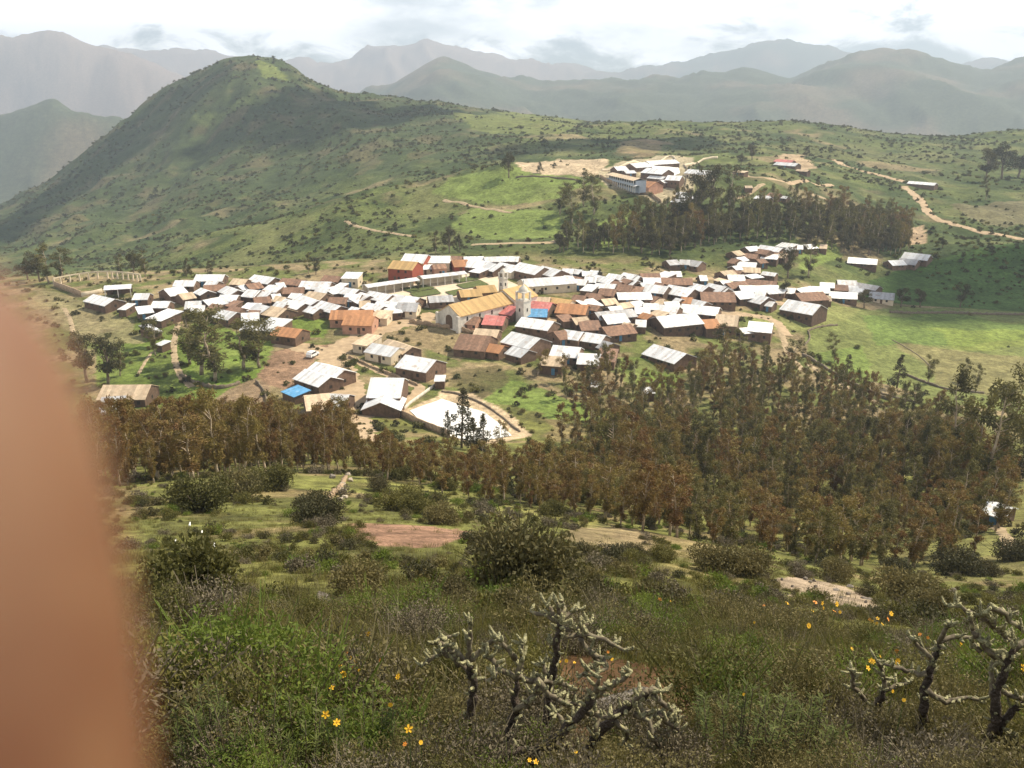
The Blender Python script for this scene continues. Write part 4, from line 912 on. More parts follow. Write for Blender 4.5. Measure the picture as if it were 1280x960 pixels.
# instancing for what nobody could count
PROTO_COL = {}
def scatter(name, pts, scl, protos, label, kind_of=None, mats=None, tilt=.15, seed=0):
    rng = np.random.default_rng(seed); n = len(pts); me = bpy.data.meshes.new(name); me.vertices.add(n); me.vertices.foreach_set('co', np.asarray(pts,dtype=np.float32).ravel())
    a = me.attributes.new('sc','FLOAT','POINT'); a.data.foreach_set('value', np.asarray(scl,dtype=np.float32))
    a = me.attributes.new('rot','FLOAT_VECTOR','POINT'); a.data.foreach_set('vector', np.stack([rng.normal(size=n)*tilt, rng.normal(size=n)*tilt, rng.random(n)*6.283],1).astype(np.float32).ravel())
    a = me.attributes.new('idx','INT','POINT'); a.data.foreach_set('value', (rng.integers(0,len(protos),n) if kind_of is None else np.asarray(kind_of)).astype(np.int32))
    o = link_mesh(name, me)
    cl = bpy.data.collections.new(name+'_kinds')
    for i, pm in enumerate(protos):
        po = bpy.data.objects.new('%s_kind_%03d' % (name,i), pm); cl.objects.link(po)
    ng = bpy.data.node_groups.new(name, 'GeometryNodeTree'); ng.interface.new_socket('Geometry', in_out='INPUT', socket_type='NodeSocketGeometry'); ng.interface.new_socket('Geometry', in_out='OUTPUT', socket_type='NodeSocketGeometry')
    N = ng.nodes; L = ng.links; gi = N.new('NodeGroupInput'); go = N.new('NodeGroupOutput'); ip = N.new('GeometryNodeInstanceOnPoints'); ci = N.new('GeometryNodeCollectionInfo')
    ci.inputs['Collection'].default_value = cl; ci.inputs['Separate Children'].default_value = True; ci.inputs['Reset Children'].default_value = True
    def na(nm, tp):
        q = N.new('GeometryNodeInputNamedAttribute'); q.data_type = tp; q.inputs['Name'].default_value = nm; return [s_ for s_ in q.outputs if s_.enabled and s_.name == 'Attribute'][0]
    L.new(gi.outputs[0], ip.inputs['Points']); L.new(ci.outputs[0], ip.inputs['Instance']); ip.inputs['Pick Instance'].default_value = True
    L.new(na('idx','INT'), ip.inputs['Instance Index']); L.new(na('sc','FLOAT'), ip.inputs['Scale']); L.new(na('rot','FLOAT_VECTOR'), ip.inputs['Rotation']); L.new(ip.outputs[0], go.inputs[0])
    md = o.modifiers.new('scatter','NODES'); md.node_group = ng
    return tag(o, label, None, None, 'stuff')
def joined(kind, i):
    """trunk and crown of one tree as a single mesh, for the stuff part of the wood"""
    tr, cr = TP[kind][i]; bm = bmesh.new(); bm.from_mesh(cr); n0 = len(bm.faces)
    bm.from_mesh(tr); me = bpy.data.meshes.new('whole_tree'); 
    bm.faces.ensure_lookup_table()
    for k, f in enumerate(bm.faces): f.material_index = 0 if k < n0 else 1
    bm.to_mesh(me); bm.free(); me.materials.append(cr.materials[0]); me.materials.append(tr.materials[0]); return me

# --- the brown eucalyptus wood on the right of the near slope
FOREST = [(650,615),(700,595),(770,560),(860,515),(940,500),(1000,512),(1080,545),(1150,560),(1210,590),(1262,640),(1240,690),(1160,712),(1090,712),(1020,706),(960,690),(880,680),(800,665),(720,645),(650,628)]
STRIP = [(108,575),(200,556),(300,553),(430,556),(455,574),(520,588),(600,600),(660,604),(720,600),(720,650),(640,640),(560,618),(500,604),(440,592),(330,592),(220,600),(120,615)]
WOOD = [(684,326),(700,312),(760,300),(820,284),(850,270),(930,272),(1000,266),(1060,268),(1130,280),(1140,312),(1110,322),(1050,318),(1000,304),(930,300),(880,308),(830,328),(760,336),(700,336)]
def clearing(xs, ys):
    return 1-.98*smoothstep(-.10,.03,fbm(xs,ys,11,3,seed=31))
fp = sample(FOREST, 62, 215, 2.45, 900, 1, clearing); fp.sort(key=lambda p: p.y)
sp = sample(STRIP, 75, 178, 2.1, 340, 2, lambda a,b: 1-.8*smoothstep(.05,.2,fbm(a,b,9,2,seed=35))); random.Random(3).shuffle(sp)
wp = sample(WOOD, 386, 700, 4.2, 420, 3)
print('forest', len(fp), 'strip', len(sp), 'wood', len(wp))
rest = []
NF, NS, NW = 138, 56, 32
def hz_f(p): return 6.2+5.6*random.random()**1.3 if p.y < 175 else 5.5+4.5*random.random()
for i, p in enumerate(fp):
    pr_ = project(p.x,p.y,p.z); h = hz_f(p)
    if pr_[1] > 636: h = 3.6+3.6*random.random()+1.5*(pr_[0] > 1150)
    elif pr_[0] < 760: h = 4.5+3*random.random()
    if i < NF:
        x_ = project(p.x,p.y,p.z)[0]
        where = 'left' if x_ < 860 else 'middle' if x_ < 1060 else 'right'
        put_tree('euc' if random.random() < .52 else 'eucg', p, h, 'eucalyptus_tree', 'slender eucalyptus along the %s of the wood on the near slope' % {'left':'left edge','middle':'near middle','right':'right edge'}[where], 'brown eucalyptus wood, '+where, 1.25)
    else: rest.append((p, h/10.6*1.12, random.randrange(6) if random.random() < .52 else 6+random.randrange(4)))
for i, p in enumerate(sp):
    x_ = project(p.x,p.y,p.z)[0]; h = 2.8+4.0*random.random() if x_ < 440 else 2.2+2.2*random.random()
    if i < NS: put_tree('euc', p, h, 'young_eucalyptus_tree', 'young brown eucalyptus in the %s of the planted strip' % ('left part' if x_ < 300 else 'middle' if x_ < 480 else 'right part'), 'planted strip of young eucalyptus, %s' % ('left' if x_ < 300 else 'middle' if x_ < 480 else 'right'), 1.9)
    else: rest.append((p, h/10.6*1.5, random.randrange(6)))
far_rest = []
UPPER = [(690,515),(720,490),(760,474),(810,492),(860,478),(905,452),(960,446),(1000,458),(1060,495),(1150,520),(1215,560),(1210,590),(1080,545),(1000,512),(860,515),(770,545),(700,560)]
for p in sample(UPPER, 150, 262, 3.3, 200, 9, lambda a,b: smoothstep(-.25,.1,fbm(a,b,16,3,seed=33))):
    rest.append((p, (4.5+3.5*random.random())/10.6*1.35, random.randrange(10)))
random.Random(4).shuffle(wp)
for i, p in enumerate(wp):
    h = 7+4*random.random()
    if i < NW: put_tree('round' if i%2 else 'eucg', p, h, 'broad_tree', 'dark tree in the wood between village and upper school', 'dark wood behind the village', 1.1)
    else: far_rest.append((p, h/7.6*1.05, 10+random.randrange(4)) if random.random()<.45 else (p, h/10.6*1.7, random.choice((0,1,6,7,8,9))))
allr = rest+far_rest
protos = [joined('euc',i) for i in range(6)]+[joined('eucg',i) for i in range(4)]+[joined('round',i) for i in range(4)]
scatter('eucalyptus_woods', [p for p,_,_ in allr], [s for _,s,_ in allr], protos, 'dense mass of brown and dark trees filling the woods', [k for _,_,k in allr], tilt=.05)
# --- trees one can tell apart:  (px, py base, height px, kind, widen, label)
ST_ = [(577,560,75,'conifer',1.3,'dark conifer standing before the white court, tallest there'),(560,553,40,'conifer',1.2,'smaller dark conifer left of the tall one before the white court'),(606,570,55,'conifer',1.2,'dark conifer right of the tall one before the white court'),(630,575,50,'euc',1.3,'brown tree at the right corner of the white court'),
 (592,568,48,'conifer',1.3,'dark conifer close against the tall one before the white court'),
 (1043,452,32,'eucg',1.5,'small leaning tree alone in the pasture near the wall'),(1058,474,30,'conifer',1.3,'narrow dark tree on the near pasture wall'),(1121,485,40,'conifer',1.4,'narrow dark tree at the right end of the near pasture wall'),(1160,480,32,'eucg',1.6,'olive tree on the lower pasture edge'),
 (1205,478,26,'eucg',1.6,'small dark tree in the lower right pasture'),(1220,484,26,'eucg',1.6,'second small dark tree in the lower right pasture, slightly lower'),
 (985,348,36,'round',1.0,'dark tree at the left of the pair among the uphill houses'),(1010,346,42,'eucg',1.6,'tall olive tree at the right of the pair among the uphill houses'),(978,370,22,'round',1.0,'small dark tree by the alley at the right of the village'),
 (252,468,75,'eucg',2.3,'tall brown-green tree at the left of the grassy gully'),(268,476,72,'eucg',2.3,'tall brown-green tree beside the gully, nearer to the stone wall'),(305,462,60,'eucg',2.6,'bushy brown-green tree right of the gully trees'),(325,460,55,'eucg',2.6,'bushy brown-green tree beside the brown earth slope'),(238,455,60,'eucg',2.2,'slim tree at the gully path'),
 (110,478,60,'round',1.1,'broad dark tree nearest to the blurred finger'),(135,482,58,'round',1.0,'dark tree second from the blurred finger'),(150,470,40,'eucg',1.5,'small green tree left of the gully path'),(195,445,42,'eucg',1.6,'dark tree in front of the white gable house'),(190,432,34,'round',.9,'small round tree below the white gable house'),
 (50,352,34,'round',1.1,'dark tree left of the arcaded yard, leftmost'),(62,354,40,'eucg',2.0,'dark tree behind the left corner of the arcaded yard'),(78,352,36,'eucg',1.8,'dark tree behind the yard, right of its neighbours'),(35,350,26,'round',1.2,'low dark tree at the far left plateau edge'),
 (150,344,22,'eucg',1.6,'small tree behind the right end of the arcaded yard'),(168,344,26,'round',1.0,'broad brown tree behind the left end of the village'),(182,346,28,'eucg',1.8,'olive tree behind the left end of the village'),(233,346,22,'conifer',1.3,'narrow dark tree behind the left back rows'),(262,345,18,'conifer',1.4,'small narrow tree behind the left back rows'),(386,342,22,'eucg',1.7,'small tree behind the back rows left of the plaza'),(395,344,18,'round',1.0,'small round tree behind the back rows left of the plaza'),
 (545,318,26,'eucg',1.7,'olive tree on the green hill foot, left'),(562,316,32,'round',.9,'dark tree on the green hill foot, middle'),(575,316,22,'conifer',1.5,'small dark tree on the green hill foot, right'),
 (636,222,28,'round',1.0,'round brown tree at the left end of the bare pitch'),(675,216,13,'conifer',1.8,'small dark tree standing on the bare pitch'),(523,364,13,'round',1.0,'round dark tree in the middle of the plaza'),(540,352,9,'round',1.0,'tiny round tree at the plaza back'),(750,352,16,'conifer',1.8,'dark pointed tree among roofs behind the brown-roofed houses'),
 (700,268,36,'eucg',1.9,'sparse olive tree on the green slope, left of its group'),(715,280,42,'eucg',1.9,'sparse olive tree on the green slope, lowest of its group'),(730,258,40,'eucg',1.9,'sparse olive tree on the green slope beneath the school wall'),(742,268,44,'eucg',1.9,'tall sparse tree on the green slope beneath the school wall'),(708,302,26,'round',1.0,'dark round tree above the hill track'),(700,320,26,'round',1.2,'dark tree at the left tip of the dark wood'),
 (875,275,60,'round',.8,'tallest dark tree of the wood beneath the school'),(890,262,52,'round',.9,'tall dark tree right of the school grounds'),(850,290,50,'round',.9,'tall dark tree at the left of the dark wood'),(912,258,42,'eucg',1.8,'olive tree on the slope right of the school'),(940,200,18,'round',1.1,'dark round bush tree on the hill crest right of the school'),(926,206,14,'round',1.3,'low dark tree on the hill crest nearest to the school wall'),(1008,196,12,'conifer',1.8,'tiny dark tree on the far hill crest'),
 (1232,226,34,'round',1.0,'dark tree in the clump at the far right hillside, leftmost'),(1252,224,36,'round',1.1,'dark tree in the clump at the far right hillside, middle'),(1272,222,34,'round',1.1,'dark tree in the clump at the far right hillside, rightmost'),(1232,250,24,'eucg',1.2,'slim dark tree under the right hillside clump'),
 (1080,385,22,'round',1.2,'brown bush tree at the left foot of the shaded slope'),(1126,384,24,'round',1.1,'dark tree against the shaded slope, leftmost of three'),(1150,384,22,'round',1.1,'dark tree against the shaded slope, middle of three'),(1200,384,26,'round',1.0,'dark tree against the shaded slope, rightmost of three'),(1178,310,14,'round',1.2,'round dark bush by the hillside track'),
 (1225,632,135,'eucg',1.15,'tallest olive eucalyptus at the right edge, left of its group'),(1250,615,130,'eucg',1.15,'tall olive eucalyptus at the right edge, middle of its group'),(1275,600,130,'eucg',1.1,'tall olive eucalyptus cut by the right edge of the photo'),(1205,628,120,'eucg',1.1,'tall brown-green eucalyptus before the right edge group'),(1190,600,120,'eucg',1.1,'eucalyptus behind the right edge group'),
 (672,470,34,'euc',1.5,'reddish-brown tree beside the tan house in the village front'),(705,478,36,'euc',1.5,'reddish tree below the front houses of the village'),(760,470,40,'eucg',1.6,'thin brown tree left of the lowest white-roofed house'),(905,448,40,'eucg',1.7,'green-brown tree below the orange and cream house'),(925,450,36,'eucg',1.7,'brown tree below the gabled white house at the pasture corner'),(985,470,44,'eucg',1.7,'brown tree on the path by the pasture corner'),(880,480,44,'euc',1.7,'orange-brown tree right of the lowest white-roofed house')]
for px,py,hp,kind,wd,lab in ST_:
    ymin = 150 if 330 < py < 530 else 386 if py < 330 else 60
    ymax = 386 if 330 < py else 1500
    p = place(px,py,ymin,ymax); d = p.length; put_tree(kind, p-Vector((0,0,.1)), hp*d/F/.93, {'conifer':'conifer_tree','round':'broad_tree'}.get(kind,'eucalyptus_tree'), lab, None, wd*.9, .06)

# ------------------------------------------------------------------ shrubs
def bush_proto(seed, n, ln, wd, fm, flat=.75, twigs=True, k=9, shell=.25):
    rng = np.random.default_rng(seed); random.seed(seed); cen = []; rad = []
    for i in range(k):
        a_ = rng.random()*2*PI; rr = .36*math.sqrt(rng.random()); cen.append((math.cos(a_)*rr, math.sin(a_)*rr, .16+.36*rng.random()*(1-rr))); rad.append(.13+.17*rng.random())
    parts = [leaves(rng, cen, rad, n, ln, wd, .5, flat, shell)]
    if twigs:
        m_ = 46; d = rng.normal(size=(m_,3)); d[:,2] = np.abs(d[:,2])+.5; d /= np.linalg.norm(d,axis=1)[:,None]; L_ = (.4+.35*rng.random(m_))[:,None]
        b = np.cross(d, rng.normal(size=(m_,3))); b /= np.linalg.norm(b,axis=1)[:,None]; p0 = rng.normal(size=(m_,3))*.05; p0[:,2] = 0
        V = np.stack([p0-b*.006, p0+b*.006, p0+d*L_+b*.003, p0+d*L_-b*.003],1).reshape(-1,3); parts.append((V, np.arange(m_*4).reshape(m_,4), np.full(m_*4,.2)))
    return leaf_mesh('shrub_foliage', parts, fm)
B_FINE = [bush_proto(500+i, 1900, .038, .014, FM[k]) for i, k in enumerate(['bush','olive','bush','bright','grey','olive'])]
B_MID = [bush_proto(520+i, 650, .085, .04, FM[k]) for i, k in enumerate(['bush','olive','bush','bright','grey','dark'])]
B_FAR = [bush_proto(540+i, 150, .19, .11, FM[k], twigs=False) for i, k in enumerate(['scrub','scrub','bush','dark'])]
B_BIG = [bush_proto(580+i, 5200, .05, .026, FM['bush' if k == 'bright' else k], k=15, flat=.9, shell=.1) for i, k in enumerate(['bush','olive','bush','bright','grey','dark'])]
GRASS = [leaf_mesh('grass_tuft', [blades(np.random.default_rng(560+i), 70, .24, .34, .008)], FM['grass']) for i in range(3)]+[leaf_mesh('dry_stalks', [blades(np.random.default_rng(570), 22, .55, .3, .005, .6)], FM['grey'])]
rng = np.random.default_rng(77)
def inview(x, y, z, m=60):
    px, py = project(x,y,z); return (px > -m) & (px < 1280+m) & (py < 960+m*2)
def pts_region(n, y0, y1, power=1.0, smax=.95, seed=5):
    r_ = np.random.default_rng(seed); ys = np.exp(r_.uniform(math.log(y0), math.log(y1), n)) if power == 0 else (y0**power+(y1**power-y0**power)*r_.random(n))**(1/power)
    xs = r_.uniform(-smax, smax, n)*(ys*.78+3); zs = hgt(xs,ys); return xs, ys, zs
def bare_mask(xs, ys):
    """True where the land cover is bare earth (no scrub grows there)"""
    px, py = project(xs, ys, hgt(xs,ys,Zb)); b = np.zeros(xs.shape, bool)
    for pl_ in BARES: b |= in_poly(px, py, pl_)
    return b
BARES = [[(440,655),(520,657),(590,663),(595,675),(540,680),(470,676)], [(965,728),(1000,722),(1060,735),(1095,750),(1100,765),(1060,760),(1000,745)], [(730,660),(790,668),(810,690),(760,692),(710,678)], [(710,825),(860,835),(880,890),(740,920),(700,870)]]
# near: fine-leaved
xs, ys, zs = pts_region(2300, 2.4, 16, 1.0, 1.05, 11); k = inview(xs,ys,zs,200) & ~bare_mask(xs,ys) & (np.hypot(xs,ys) > 2.6); xs, ys, zs = xs[k], ys[k], zs[k]
sc = .30+1.0*rng.random(len(xs))**1.8; sc *= np.clip(1+fbm(xs,ys,3,2,seed=41)*1.3,.4,1.6)*np.interp(np.hypot(xs,ys),[2.6,4.2,5.5,8,16],[.5,.65,.85,.68,.6])*np.where((xs>-.9)&(ys<5.2),.85,1)
ki = ((fbm(xs,ys,2.5,2,seed=42)*6+rng.normal(size=len(xs))*1.1+2.2)).round().astype(int) % 6
scatter('undergrowth', np.stack([xs,ys,zs-.06],1), sc, B_FINE, 'dense olive green undergrowth of low shrubs on the near slope', ki)
# mid slope
xs, ys, zs = pts_region(9000, 13, 100, .8, 1.0, 12); k = inview(xs,ys,zs,100) & ~bare_mask(xs,ys); xs, ys, zs = xs[k], ys[k], zs[k]
dn = fbm(xs,ys,7,3,seed=43)*1.6+fbm(xs,ys,20,2,seed=48)*.8; thin = smoothstep(20,34,ys); k = rng.random(len(xs)) < np.clip(.68+dn-.50*thin+.28*smoothstep(5,-15,xs)*(1-smoothstep(60,75,ys)),.03,1); xs, ys, zs = xs[k], ys[k], zs[k]
sc = (.35+.75*rng.random(len(xs))**1.8)*np.clip(1+fbm(xs,ys,6,2,seed=44)*1.3,.4,1.6)*np.interp(ys,[13,30,60,100],[.68,.8,1.3,1.6])
scatter('undergrowth', np.stack([xs,ys,zs-.1],1), sc, B_MID, 'patchy green and grey scrub covering the middle of the near slope', seed=3)
# around and below the village
xs, ys, zs = pts_region(8500, 95, 385, .9, 1.0, 13); px, py = project(xs,ys,hgt(xs,ys,Zb))
hd = fbm(xs,ys,14,3,seed=45); k = (rng.random(len(xs)) < np.clip(.2+hd*1.9+.12*(ys>240),.05,.95))
hx = np.array([r_[0].location.x for r_ in recs]); hy = np.array([r_[0].location.y for r_ in recs]); 
near_h = np.array([np.min((hx-a)**2+(hy-b)**2) < 14 for a, b in zip(xs,ys)])
pas = in_poly(px,py,[(1008,440),(1010,385),(1500,385),(1500,520),(1280,500),(1110,480)])
crt = in_poly(px,py,[(490,516),(545,482),(560,486),(620,512),(660,545),(600,565)])|in_poly(px,py,[(425,560),(410,440),(330,425),(330,445),(410,450),(405,560)])|in_poly(px,py,[(440,375),(600,330),(680,365),(560,400)])
k &= ~near_h & ~(pas & (rng.random(len(xs)) < .97)) & ~crt; xs, ys, zs = xs[k], ys[k], zs[k]
scatter('scrub', np.stack([xs,ys,zs-.15],1), 1.0+2.2*rng.random(len(xs))**2, B_FAR[1:]+B_MID[:2], 'scattered scrub and hedges between fields and houses', seed=4)
# hills behind
xs, ys, zs = pts_region(60000, 388, 1450, .75, 1.0, 14); px, py = project(xs,ys,hgt(xs,ys,Zb))
gi = np.clip(np.interp(ys,Y_ax,rows_i).astype(int),0,nj-1); gj = np.clip(((xs/np.maximum(ys+WO,WO)+SMAX)/(2*SMAX)*(NI-1)).astype(int),0,NI-1); cc = bare[gi,gj]
lum = cc.sum(1); dn = fbm(xs,ys,90,4,seed=46)*1.6+fbm(xs,ys,22,3,seed=47)*.9; dn = dn+.35*smoothstep(-10,-60,xs)*(1-smoothstep(560,700,ys)); k = rng.random(len(xs)) < np.clip((.5+dn)*np.where(lum > .30,.12,1)*np.where(ys>800,1.2,1),.01,1)
xs, ys, zs = xs[k], ys[k], zs[k]; k = ~np.array([np.min((hx-a)**2+(hy-b)**2) < 80 for a, b in zip(xs,ys)])
xs, ys, zs = xs[k], ys[k], zs[k]; print('hill scrub', len(xs))
scatter('hillside_scrub', np.stack([xs,ys,zs-.3],1), (1.0+3.2*rng.random(len(xs))**3.4)*np.interp(ys,[388,700,1400],[.8,1.0,1.5]), B_FAR, 'dark green scrub dotted over the hills beyond the village', seed=6, tilt=.1)
# grass
xs, ys, zs = pts_region(9000, 2.4, 60, .55, 1.0, 15); k = inview(xs,ys,zs,120) & (~bare_mask(xs,ys) | (rng.random(len(xs)) < .12)) & ((ys > 5.2) | (rng.random(len(xs)) < .45)); xs, ys, zs = xs[k], ys[k], zs[k]
scatter('grass', np.stack([xs,ys,zs-.02],1), .45+.75*rng.random(len(xs))*np.where(ys<5.2,.5,1), GRASS, 'tufts of green and straw grass on the near slope', np.where(rng.random(len(xs))<.9, rng.integers(0,3,len(xs)), 3), seed=8)
# countable shrubs
SHR = [(655,735,108,1,'largest round olive shrub at the centre of the near slope'),(620,715,70,5,'dark shrub on the left side of the largest round shrub'),(235,760,95,3,'leafy green shrub with white blossoms beside the blurred finger'),(405,655,50,5,'dark shrub by the crumbling stone wall'),(395,640,38,5,'smaller dark shrub left of the crumbling stone wall'),
 (500,638,44,0,'round green shrub above the red bare patch, left one'),(525,642,38,0,'round green shrub above the red bare patch, right one'),(555,655,36,1,'olive shrub above the right end of the red bare patch'),(470,614,24,5,'small dark shrub above the stone wall, left'),
 (895,716,56,1,'grey-green shrub at the middle of the slope, left of two'),(942,722,50,1,'grey-green shrub at the middle of the slope, right of two'),(790,696,26,5,'small dark shrub beneath the wood, left'),(826,702,28,0,'small green shrub beneath the wood'),(1000,722,24,4,'grey shrub above the pale stony patch'),
 (1045,728,34,1,'round grey-green shrub right of the pale stony patch'),(1130,752,58,1,'round olive shrub above the right cactus group'),(1115,722,30,5,'dark shrub below the wood edge'),(1190,718,44,5,'dark round shrub at the right of the slope, left of two'),(1228,720,24,5,'dark round shrub at the right of the slope, right of two'),(1262,700,34,5,'dark shrub cut by the right edge beside the footpath'),
 (1160,765,44,1,'olive shrub below the right dark shrubs'),(500,600,26,0,'small green shrub at the top of the near slope'),(560,612,24,0,'small green shrub beside the yellowish strip'),(340,612,42,0,'green shrub at the upper left of the slope'),(300,625,50,1,'olive shrub at the upper left of the slope'),(250,640,60,0,'broad green shrub at the upper left, close to the finger'),
 (690,645,28,0,'small shrub under the left tip of the wood'),(1240,600,44,5,'dark shrub behind the small white hut'),(455,745,60,1,'low olive shrub left of the centre, on the dark slope'),(560,770,60,5,'low dark shrub below the largest round shrub')]
for px,py,wpx,k_,lab in SHR:
    p = place(px,py,8); s = wpx*1.3*p.length/F; rt = empty('shrub', p-Vector((0,0,.05)), random.random()*6); rt.scale = (s,s,s*(1.15 if wpx > 90 else .95))
    link_mesh('foliage', B_BIG[k_], rt)
    mb = MB(); random.seed(px)
    for q in range(4): a_ = random.random()*6.28; mb.tube([(0,0,-.1),(math.cos(a_)*.1,math.sin(a_)*.1,.2),(math.cos(a_)*.25,math.sin(a_)*.25,.42)], [.02,.014,.006], 5)
    mb.build('stem', bark, rt); tag(rt, lab, 'shrub', 'larger shrubs on the near slope')
    if k_ == 3:
        mb = MB()
        wf = mat('white_petals', (.8,.8,.75), .6, 0, .05)
        for dx_,dz_ in ((-.1,.52),(.0,.6),(-.2,.4),(.15,.45)): mb.tube([(dx_,-.35,dz_),(dx_,-.38,dz_+.02)], [.011,.006], 6)
        mb.build('blossom', wf, rt)
# leafy stems with whorled narrow leaves in the bottom foreground
lanc = leaf_mat('lance_leaves', (.07,.095,.022), (.15,.17,.045), .35)
def whorl_plant(seed):
    r_ = np.random.default_rng(seed); V = []; mb = MB()
    for s_ in range(16):
        a_ = r_.random()*6.28; q = .02+.3*math.sqrt(r_.random()); b = np.array([math.cos(a_)*q, math.sin(a_)*q, 0]); hh = .45+.4*r_.random(); top = b+np.array([math.cos(a_)*.1, math.sin(a_)*.1, hh]); mb.tube([tuple(b-[0,0,.1]),tuple((b+top)/2),tuple(top)], [.008,.006,.004], 5)
        for lv in range(16):
            f = 1-(lv/15)**1.2*.75; c = b+(top-b)*f
            for z_ in range(3):
                t_ = r_.random()*6.28; el = .25+.5*r_.random(); d = np.array([math.cos(t_)*math.cos(el), math.sin(t_)*math.cos(el), math.sin(el)]); w_ = np.array([-math.sin(t_), math.cos(t_), .2*r_.normal()])*.0075; ln = .05+.06*r_.random()
                V += [c, c+d*ln*.5+w_, c+d*ln, c+d*ln*.5-w_]
    V = np.array(V); return leaf_mesh('foliage', [(V, np.arange(len(V)).reshape(-1,4), np.repeat(r_.random(len(V)//4),4))], lanc), mb.mesh('stem', bark)
WPL = [whorl_plant(900+i) for i in range(3)]
WH = [(925,935,1.0,'leafy plant with whorls of narrow leaves at the bottom, nearest to the gnarled cacti'),(985,905,.9,'leafy plant with whorls of narrow leaves at the bottom, right of centre'),(900,870,.8,'leafy whorled plant above its neighbours at the bottom'),(300,920,1.0,'bright leafy plant at the bottom left by the finger'),(370,905,.9,'bright leafy plant right of the one by the finger'),(250,935,.9,'leafy plant partly behind the blurred finger'),(455,925,.8,'leafy plant left of the left gnarled cactus'),(1010,950,.9,'leafy plant at the bottom edge between the cactus groups')]
for i,(px,py,s,lab) in enumerate(WH):
    s *= .62
    p = place(px,py+60,2.4) if py < 900 else place(px, 958, 2.4); rt = empty('leafy_plant', p, i*1.3); rt.scale = (s,s,s); a, b = WPL[i%3]
    link_mesh('foliage', a, rt); link_mesh('stem', b, rt); tag(rt, lab, 'plant', 'leafy plants in the near foreground')

# ------------------------------------------------------------------ gnarled cacti
cdark = mat('cactus_bark', (.085,.065,.05), .9, 0, .4, 18, .8, 40); 
def cactus_skin():
    m = bpy.data.materials.new('cactus_skin'); t, N, L = nt(m); b = N['Principled BSDF']; b.inputs['Roughness'].default_value = .85
    tc = N.new('ShaderNodeTexCoord'); nz = N.new('ShaderNodeTexNoise'); nz.inputs['Scale'].default_value = 26; nz.inputs['Detail'].default_value = 4; L.new(tc.outputs['Object'], nz.inputs['Vector'])
    cr = N.new('ShaderNodeValToRGB'); e = cr.color_ramp.elements; e[0].position = .40; e[0].color = (.09,.07,.045,1); e[1].position = .60; e[1].color = (.20,.17,.11,1); x = e.new(.74); x.color = (.36,.34,.16,1)
    L.new(nz.outputs['Fac'], cr.inputs[0]); L.new(cr.outputs[0], b.inputs['Base Color']); bp = N.new('ShaderNodeBump'); bp.inputs['Strength'].default_value = .9; bp.inputs['Distance'].default_value = .01
    L.new(nz.outputs['Fac'], bp.inputs['Height']); L.new(bp.outputs[0], b.inputs['Normal']); return m
cskin = cactus_skin()
cjoint = mat('spiny_joint_skin', (.38,.36,.20), .85, 0, .5, 30, .8, 60)
def cactus(lines, ox, oy, sc, depth, label, seed):
    random.seed(seed); first = lines[0][0]; base = at_depth(ox+first[0]/sc, oy+first[1]/sc, depth); gz = float(hgt(base.x, base.y)); org = Vector((base.x, base.y, gz)); rt = empty('gnarled_cactus', org)
    for li, ln in enumerate(lines):
        pts = []; rads = []; nseg = len(ln); r0 = ln_r[li] if False else None
        wz = random.uniform(-.12,.12); big = li == 0 or (len(ln) and ln[0][1] > 650)
        for i, q in enumerate(ln):
            dep = depth+wz*i/max(1,nseg-1)+(q[2] if len(q) > 2 else 0); pts.append(at_depth(ox+q[0]/sc, oy+q[1]/sc, dep)-org)
        if big: pts = [Vector((pts[0].x, pts[0].y, min(-.25, pts[0].z-.1)))]+pts
        # finer wobbling path
        fine = []
        for a, b in zip(pts, pts[1:]):
            n = max(2, int((b-a).length/.035))
            for k in range(n): fine.append(a.lerp(b,k/n)+Vector([random.gauss(0,.006) for _ in range(3)]))
        fine.append(pts[-1]); m_ = len(fine); rb, re_ = (.041,.020) if big else (.018,.011)
        rads = [ (rb+(re_-rb)*i/(m_-1))*random.uniform(.85,1.18) for i in range(m_)]; rads[-1] *= .55
        mb = MB(); mb.tube(fine, rads, 8, jit=.12)
        tips = MB(); start = m_//2 if big else m_//5
        for i in range(start, m_):
            for _ in range(2 if i < m_*.7 else 3):
                if random.random() < .7:
                    d = Vector([random.gauss(0,1) for _ in range(3)]); d.z = abs(d.z)*.9; d.normalize(); l_ = random.uniform(.02,.085); p0 = fine[i]; mid_ = p0+d*l_*.55+Vector((0,0,-.004)); tp = p0+d*l_+Vector((0,0,.02*random.random())); rr = random.uniform(.007,.0125)
                    tips.tube([p0, mid_, tp], [rr, rr*1.15, rr*.6], 7, jit=.15)
        if big: mb.build('trunk', cdark, rt, True)
        else: mb.build('branch', cskin, rt, True)
        if tips.v: tips.build('spiny_joint', cjoint, rt, True)
    tag(rt, label, 'cactus', 'gnarled cacti in the near foreground')
z4 = (480, 720, 3.2)
cactus([[(350,790),(345,560),(362,430),(332,340)],[(332,340),(400,290),(450,240)],[(332,345),(255,290),(190,330),(150,362)],[(255,290),(205,262),(275,238)],[(338,340),(345,250),(340,180)],[(362,430),(330,370),(290,345)],[(300,350),(250,320),(240,280)],[(380,620),(430,600)]], *z4, 4.6, 'pale-barked gnarled cactus at the left of the central group', 1)
cactus([[(485,800),(500,640),(525,520),(530,410)],[(530,410),(545,340),(560,270)],[(530,410),(462,372),(430,335),(402,318)],[(530,400),(570,415),(612,410),(700,430),(752,440)],[(525,540),(600,480),(622,430),(650,380),(640,340)],[(462,372),(440,400),(410,420)],[(520,330),(490,290),(470,260)],[(612,410),(660,470),(720,510),(790,520)]], *z4, 4.4, 'dark-stemmed gnarled cactus second from left in the central group', 2)
